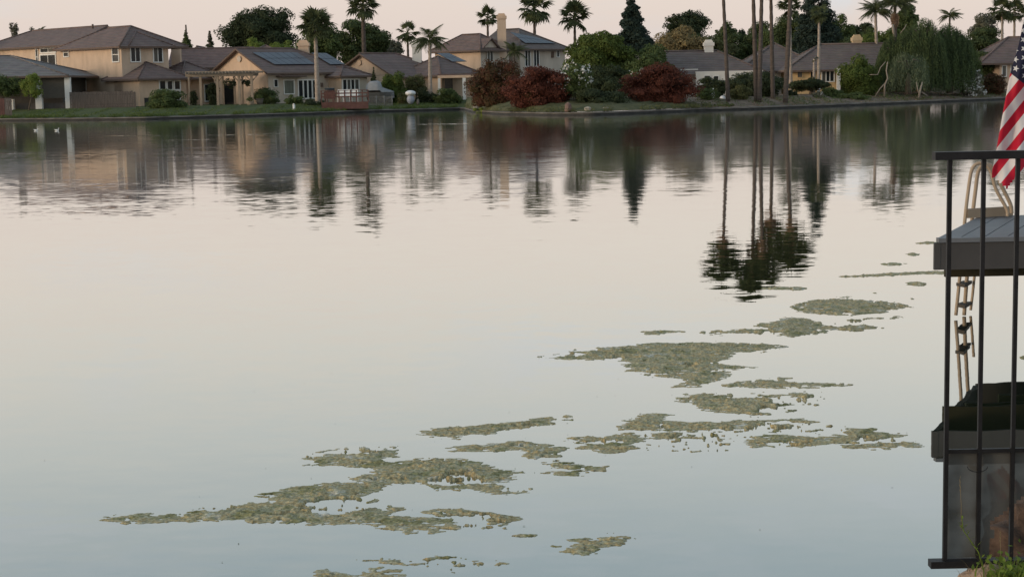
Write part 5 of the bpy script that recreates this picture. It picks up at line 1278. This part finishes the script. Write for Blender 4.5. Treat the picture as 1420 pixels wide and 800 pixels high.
# front sheet param: a along fly edge from top to bottom, b across to the right
pts = {}
VV = []; UVV = []
rows = np.linspace(-60, 290, 90); cols = np.linspace(-.32, 1.0, 44)
for y in rows:
    xl = leftedge(y)
    for c in cols:
        # c<0 : cloth turned behind at the fold
        dx = abs(c) * 86; x = xl + dx; yy = y - dx * .03
        p = np.array([x, yy])
        rel = p - o0; uu = (rel @ fdir) / Hpx; vv = (rel @ hdir) / Hpx
        if c < 0:
            edge_p = np.array([xl, y]); rel0 = edge_p - o0; vv0 = (rel0 @ hdir) / Hpx; uu0 = (rel0 @ fdir) / Hpx; vv = vv0 - (dx / Hpx) * .8; uu = uu0 + dx / Hpx * .1
        dep = .045 * math.sin(dx / 7.5 + y * .03) * min(1, dx / 14) + .02 * math.sin(dx / 3.7 - y * .05) * min(1, dx / 8) + (.07 + .05 * math.sin(y * .05) if c < 0 else 0) * min(1, dx / 5) - .25 * (y + 60) / 350
        q = PY(x, yy, Yf + dep); VV.append(q); UVV.append((uu, vv))
nr, nc = len(rows), len(cols)
faces = []
for a in range(nr - 1):
    for b in range(nc - 1):
        ids = (a * nc + b, a * nc + b + 1, (a + 1) * nc + b + 1, (a + 1) * nc + b)
        cu = sum(UVV[k][0] for k in ids) / 4; cvv = sum(UVV[k][1] for k in ids) / 4
        if -.02 < cu < 1.605 and -.2 < cvv < 1.0: faces.append(ids)
used = sorted({k for f in faces for k in f}); re_ = {k: i for i, k in enumerate(used)}
# snap cut edges onto the fly hem so the border is straight
mb = MB()
vv2 = []
off = wloc(t)
for k in used:
    vv2.append(VV[k])
mb.v = [tuple(p) for p in vv2]; mb.f = [tuple(re_[k] for k in f) for f in faces]; mb.sm = [True] * len(faces)
fo = mb.build('cloth', flag_mat(), t)
uvl = fo.data.uv_layers.new(name='UVMap')
for li, lo_ in enumerate(fo.data.loops): uvl.data[li].uv = UVV[used[lo_.vertex_index]]
POLE = mat('flag_pole_metal', (.35, .33, .30), .35, .1, 2, metal=.7)
pb = PY(1470, 315, Yf + .4); pb.z = zt; ptop = PY(1428, -110, Yf - .1)
MB().tube([pb, ptop], .016, 10).build('pole', POLE, t); MB().ellip(tuple(ptop), (.035, .035, .035), 12, 8).build('finial', POLE, t); MB().tube([(pb.x, pb.y, zt), (pb.x, pb.y, zt + .12)], .04, 10).build('pole_socket', POLE, t)

# ================================================================== near railing
Yr = 5.0
IRON = mat('black_iron', (.017, .016, .017), .5, .4, 12, bump=.0008, bscale=160, spec=.2)
a, b = PY(1295, 217, Yr), PY(1420, 213.5, Yr)
t = thing('iron_railing', 'black iron railing with vertical bars at the right edge of the bank', 'railing', (a.x, Yr, .75))
def RX(px, py): return PY(px, py, Yr)
ztop = RX(1350, 215.5).z; zbot = RX(1350, 780).z; zmid = RX(1360, 624.5).z; XE = 3.4
MB().box(RX(1295, 215).x, Yr - .02, ztop - .012, XE, Yr + .02, ztop + .012).build('top_rail', IRON, t)
MB().box(RX(1289, 780).x, Yr - .02, zbot - .011, XE, Yr + .02, zbot + .011).build('bottom_rail', IRON, t)
MB().box(RX(1315, 624).x, Yr - .006, zmid - .006, XE, Yr + .006, zmid + .006).build('middle_rail', IRON, t)
xb = [RX(p, 500).x for p in (1313.5, 1360, 1406)]; d = xb[1] - xb[0]
k = 0; x = xb[0]
while x < XE - .05:
    r_ = .0060 if k else .0064
    MB().box(x - r_, Yr - r_ - .0005, zbot + .0115, x + r_, Yr + r_ + .0005, ztop - .0125).build('bar', IRON, t); k += 1; x += d
MB().box(XE, Yr - .03, .4, XE + .06, Yr + .03, ztop).build('end_post', IRON, t)
# fine insect mesh fixed to the lower part
m, tt, bb = nodes('fine_wire_screen'); L = tt.links
co = tt.nodes.new('ShaderNodeTexCoord'); nz = tt.nodes.new('ShaderNodeTexNoise'); nz.inputs['Scale'].default_value = 14; nz.inputs['Detail'].default_value = 8; L.new(co.outputs['Object'], nz.inputs[0])
mr = tt.nodes.new('ShaderNodeMapRange'); mr.inputs[1].default_value = .3; mr.inputs[2].default_value = .7; mr.inputs[3].default_value = .93; mr.inputs[4].default_value = 1.0; L.new(nz.outputs[0], mr.inputs[0])
bb.inputs['Base Color'].default_value = (.082, .080, .073, 1); bb.inputs['Roughness'].default_value = .7
tr = tt.nodes.new('ShaderNodeBsdfTransparent'); mx = tt.nodes.new('ShaderNodeMixShader'); L.new(mr.outputs[0], mx.inputs[0]); L.new(tr.outputs[0], mx.inputs[1]); L.new(bb.outputs[0], mx.inputs[2]); L.new(mx.outputs[0], tt.nodes['Material Output'].inputs[0])
zs0 = zmid - .004; nx = 150; V = []; Fq = []
xa = xb[0] + .004
for i in range(nx + 1):
    x = xa + (XE - xa) * i / nx
    for j in range(61): z = zbot + .012 + (zs0 - zbot - .012) * j / 60; V.append((x, Yr + .013 + .004 * math.sin(x * 19 + j * .12), z))
for i in range(nx):
    for j in range(60):
        xm = xa + (XE - xa) * (i + .5) / nx; zz = zbot + (zs0 - zbot) * (j + .5) / 60
        if xm < RX(1366, 740).x + np.interp(zz, [zbot, RX(1370, 722).z, RX(1400, 700).z, RX(1425, 665).z], [.014, .03, .11, .17]) + .008 * math.sin(zz * 90): Fq.append((i * 61 + j, (i + 1) * 61 + j, (i + 1) * 61 + j + 1, i * 61 + j + 1))
        elif zz > RX(1425, 665).z: Fq.append((i * 61 + j, (i + 1) * 61 + j, (i + 1) * 61 + j + 1, i * 61 + j + 1))
npmesh('wire_screen', V, Fq, m, t, smooth=True)
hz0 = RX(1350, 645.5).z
MB().box(xa + .001, Yr + .0195, hz0, XE, Yr + .0215, zs0).build('screen_reflection_strip', mat('screen_reflection_strip', (.022, .020, .017), .9, .2, 30), t)  # dark strip painted for the fascia reflection that the near-opaque screen hides
pts = []
for i in range(25): aa = math.pi * (1 + i / 24); q = RX(1354 + 14 * math.cos(aa), 645 - 8 * math.sin(aa)); q.y = Yr - .012; pts.append(q)
MB().tube(pts, .0012, 5).build('wire_tie', IRON, t)

# ================================================================== near bank, boulders, plants
NB = mat('near_bank_soil', (.10, .08, .055), .95, .3, 6, bump=.02)
V = []; Fq = []
gx = np.linspace(-4, 8, 90); gy = np.linspace(-8, 6.4, 110)
def nearz(x, y):
    e = float(np.interp(x, [-4, .9, 1.45, 2.0, 3.0, 8], [2.6, 2.8, 4.75, 5.3, 5.6, 5.9]))
    return float(np.interp(y - e, [-8, 0, .5, 1.0], [.78, .66, .15, -.5])) + .02 * math.sin(x * 9) * math.cos(y * 8)
for x in gx:
    for y in gy: V.append((x, y, nearz(x, y)))
for i in range(len(gx) - 1):
    for j in range(len(gy) - 1): Fq.append((i * 110 + j, (i + 1) * 110 + j, (i + 1) * 110 + j + 1, i * 110 + j + 1))
npmesh('near_bank', V, Fq, NB, kind='structure', smooth=True)
ROCKB = mat('red_brown_rock', (.022, .014, .010), .9, .4, 14, c2=(.12, .078, .056), bump=.012, bscale=22); ROCKT = mat('tan_rock', (.34, .25, .185), .9, .3, 8, bump=.008, bscale=40)
def boulder(label, c, r, m, seed, jit=.16):
    from mathutils import noise as mn
    V = []; Fq = []; nu, nv = 48, 30
    for i in range(nv + 1):
        th = math.pi * i / nv
        for j in range(nu):
            a = 2 * math.pi * j / nu; q = Vector((math.sin(th) * math.cos(a), math.sin(th) * math.sin(a), math.cos(th)))
            k = 1 + jit * 1.6 * mn.noise(q * 1.6 + Vector((seed, 0, 0))) + jit * .8 * mn.noise(q * 4 + Vector((0, seed, 0))) + jit * .35 * mn.noise(q * 11) + jit * .15 * mn.noise(q * 25)
            V.append((q.x * r[0] * k, q.y * r[1] * k, q.z * r[2] * k))
    for i in range(nv):
        for j in range(nu): Fq.append((i * nu + j, (i + 1) * nu + j, (i + 1) * nu + (j + 1) % nu, i * nu + (j + 1) % nu))
    o = npmesh('boulder', V, Fq, m, smooth=True); o.location = c; o.rotation_euler = (seed * .7, .3, seed); tag(o, label, 'rock'); return o
p = PY(1474, 795, 5.4); boulder('large red brown boulder behind the bars beside the wire screen', (p.x, 5.42, p.z), (.275, .27, .36), ROCKB, 3, .30)
p = PY(1374, 808, 4.95); boulder('tan boulder under the bottom rail at the lower right corner', (p.x, 4.98, p.z - .015), (.085, .10, .055), ROCKT, 5, .12)
boulder('brown boulder out at the bank edge beyond the railing end', (2.6, 5.9, .05), (.5, .4, .35), ROCKB, 8)
# grass and weeds
G1 = leafm('grass_green', (.065, .10, .018), .4, .3); G2 = leafm('grass_dry', (.12, .10, .06), .3, .3)
def blades(name, label, c, n, spread, ln, m, seed, up=.8, w=.003, cat='plant'):
    rr = np.random.RandomState(seed); V = []; Fq = []
    t = thing(name, label, cat, c)
    for i in range(n):
        b = Vector(c) + Vector((rr.normal() * spread, rr.normal() * spread * .7, 0)); a = rr.rand() * 6.28; L_ = ln * rr.uniform(.5, 1.2)
        d = Vector((math.cos(a), math.sin(a), 0)); sd_ = Vector((-d.y, d.x, 0)) * w; tilt = rr.uniform(.2, 1.1)
        k0 = len(V); ns = 5
        for j in range(ns + 1):
            f = j / ns; p = b + d * (L_ * f * f * tilt) + Vector((0, 0, L_ * up * (f - .45 * tilt * f * f))); ww = sd_ * (1 - f * .9); V += [p - ww, p + ww]
        for j in range(ns): Fq.append((k0 + 2 * j, k0 + 2 * j + 1, k0 + 2 * j + 3, k0 + 2 * j + 2))
    npmesh('blades', V, Fq, m, t, smooth=False); return t
p = PY(1418, 806, 4.85); blades('grass_tuft', 'bright green grass tuft in the lower right corner', tuple(p), 260, .045, .085, G1, 1)
p = PY(1390, 796, 4.9); t = thing('leafy_weed', 'small weed with rounded leaves over the tan boulder', 'plant', tuple(p))
P = np.array(p) + NR.normal(size=(110, 3)) * np.array([.055, .04, .022]) + np.array([.03, 0, .012]); Vv, Ff = leaves(P, NR.uniform(.007, .015, 110), np.tile([0, -.6, .6], (110, 1)), .6); npmesh('leaves', Vv, Ff, G1, t)
blades('dry_grass', 'dry straw grass curling over the tan boulder', tuple(PY(1378, 800, 4.93)), 60, .045, .10, G2, 4, .7, .0016)
t = thing('weed_stalk', 'thin green weed stalk rising before the wire screen', 'plant', tuple(PY(1362, 795, 4.94)))
mb = MB(); st = [PY(1364, 790, 4.94), PY(1357, 765, 4.95), PY(1345, 748, 4.95), PY(1336, 735, 4.95), PY(1333.5, 715, 4.95)]; mb.tube(st, [.0025, .002, .0018, .0015, .001], 5); mb.build('stem', G1, t)
lf = MB()
for i in range(34):
    f = R.random(); q = st[int(f * 3.99)].lerp(st[min(4, int(f * 3.99) + 1)], R.random()); a = R.uniform(0, 6.28); d = Vector((math.cos(a), .4 * math.sin(a), R.uniform(-.1, .7))).normalized() * R.uniform(.014, .03); s = Vector((0, .3, 1)).cross(d).normalized() * .003
    lf.add([q, q + d * .5 + s, q + d, q + d * .5 - s], [(0, 1, 2, 3)])
lf.build('leaves', G1, t)
for i, (a, b, c, d, lab) in enumerate([(1333, 735, 1331, 640, 'pale straight dry grass stem left of the weed stalk'), (1386, 790, 1387, 715, 'pale dry grass stem before the brown boulder')]):
    d += 25; t = thing('dry_weed', lab, 'plant', tuple(PY(a, b, 4.96))); MB().tube([PY(a, b, 4.96), PY((a + c) / 2 + 1, (b + d) / 2, 4.96), PY(c, d, 4.96)], [.0008, .0007, .0005], 4).build('stem', G2, t)
    lf = MB()
    for k in range(6): q = PY(c, d, 4.96).lerp(PY(a, b, 4.96), k * .05); lf.add([q, q + Vector((.002 * (-1) ** k, 0, .008)), q + Vector((.001, 0, .014))], [(0, 1, 2)])
    lf.build('seed_head', G2, t)
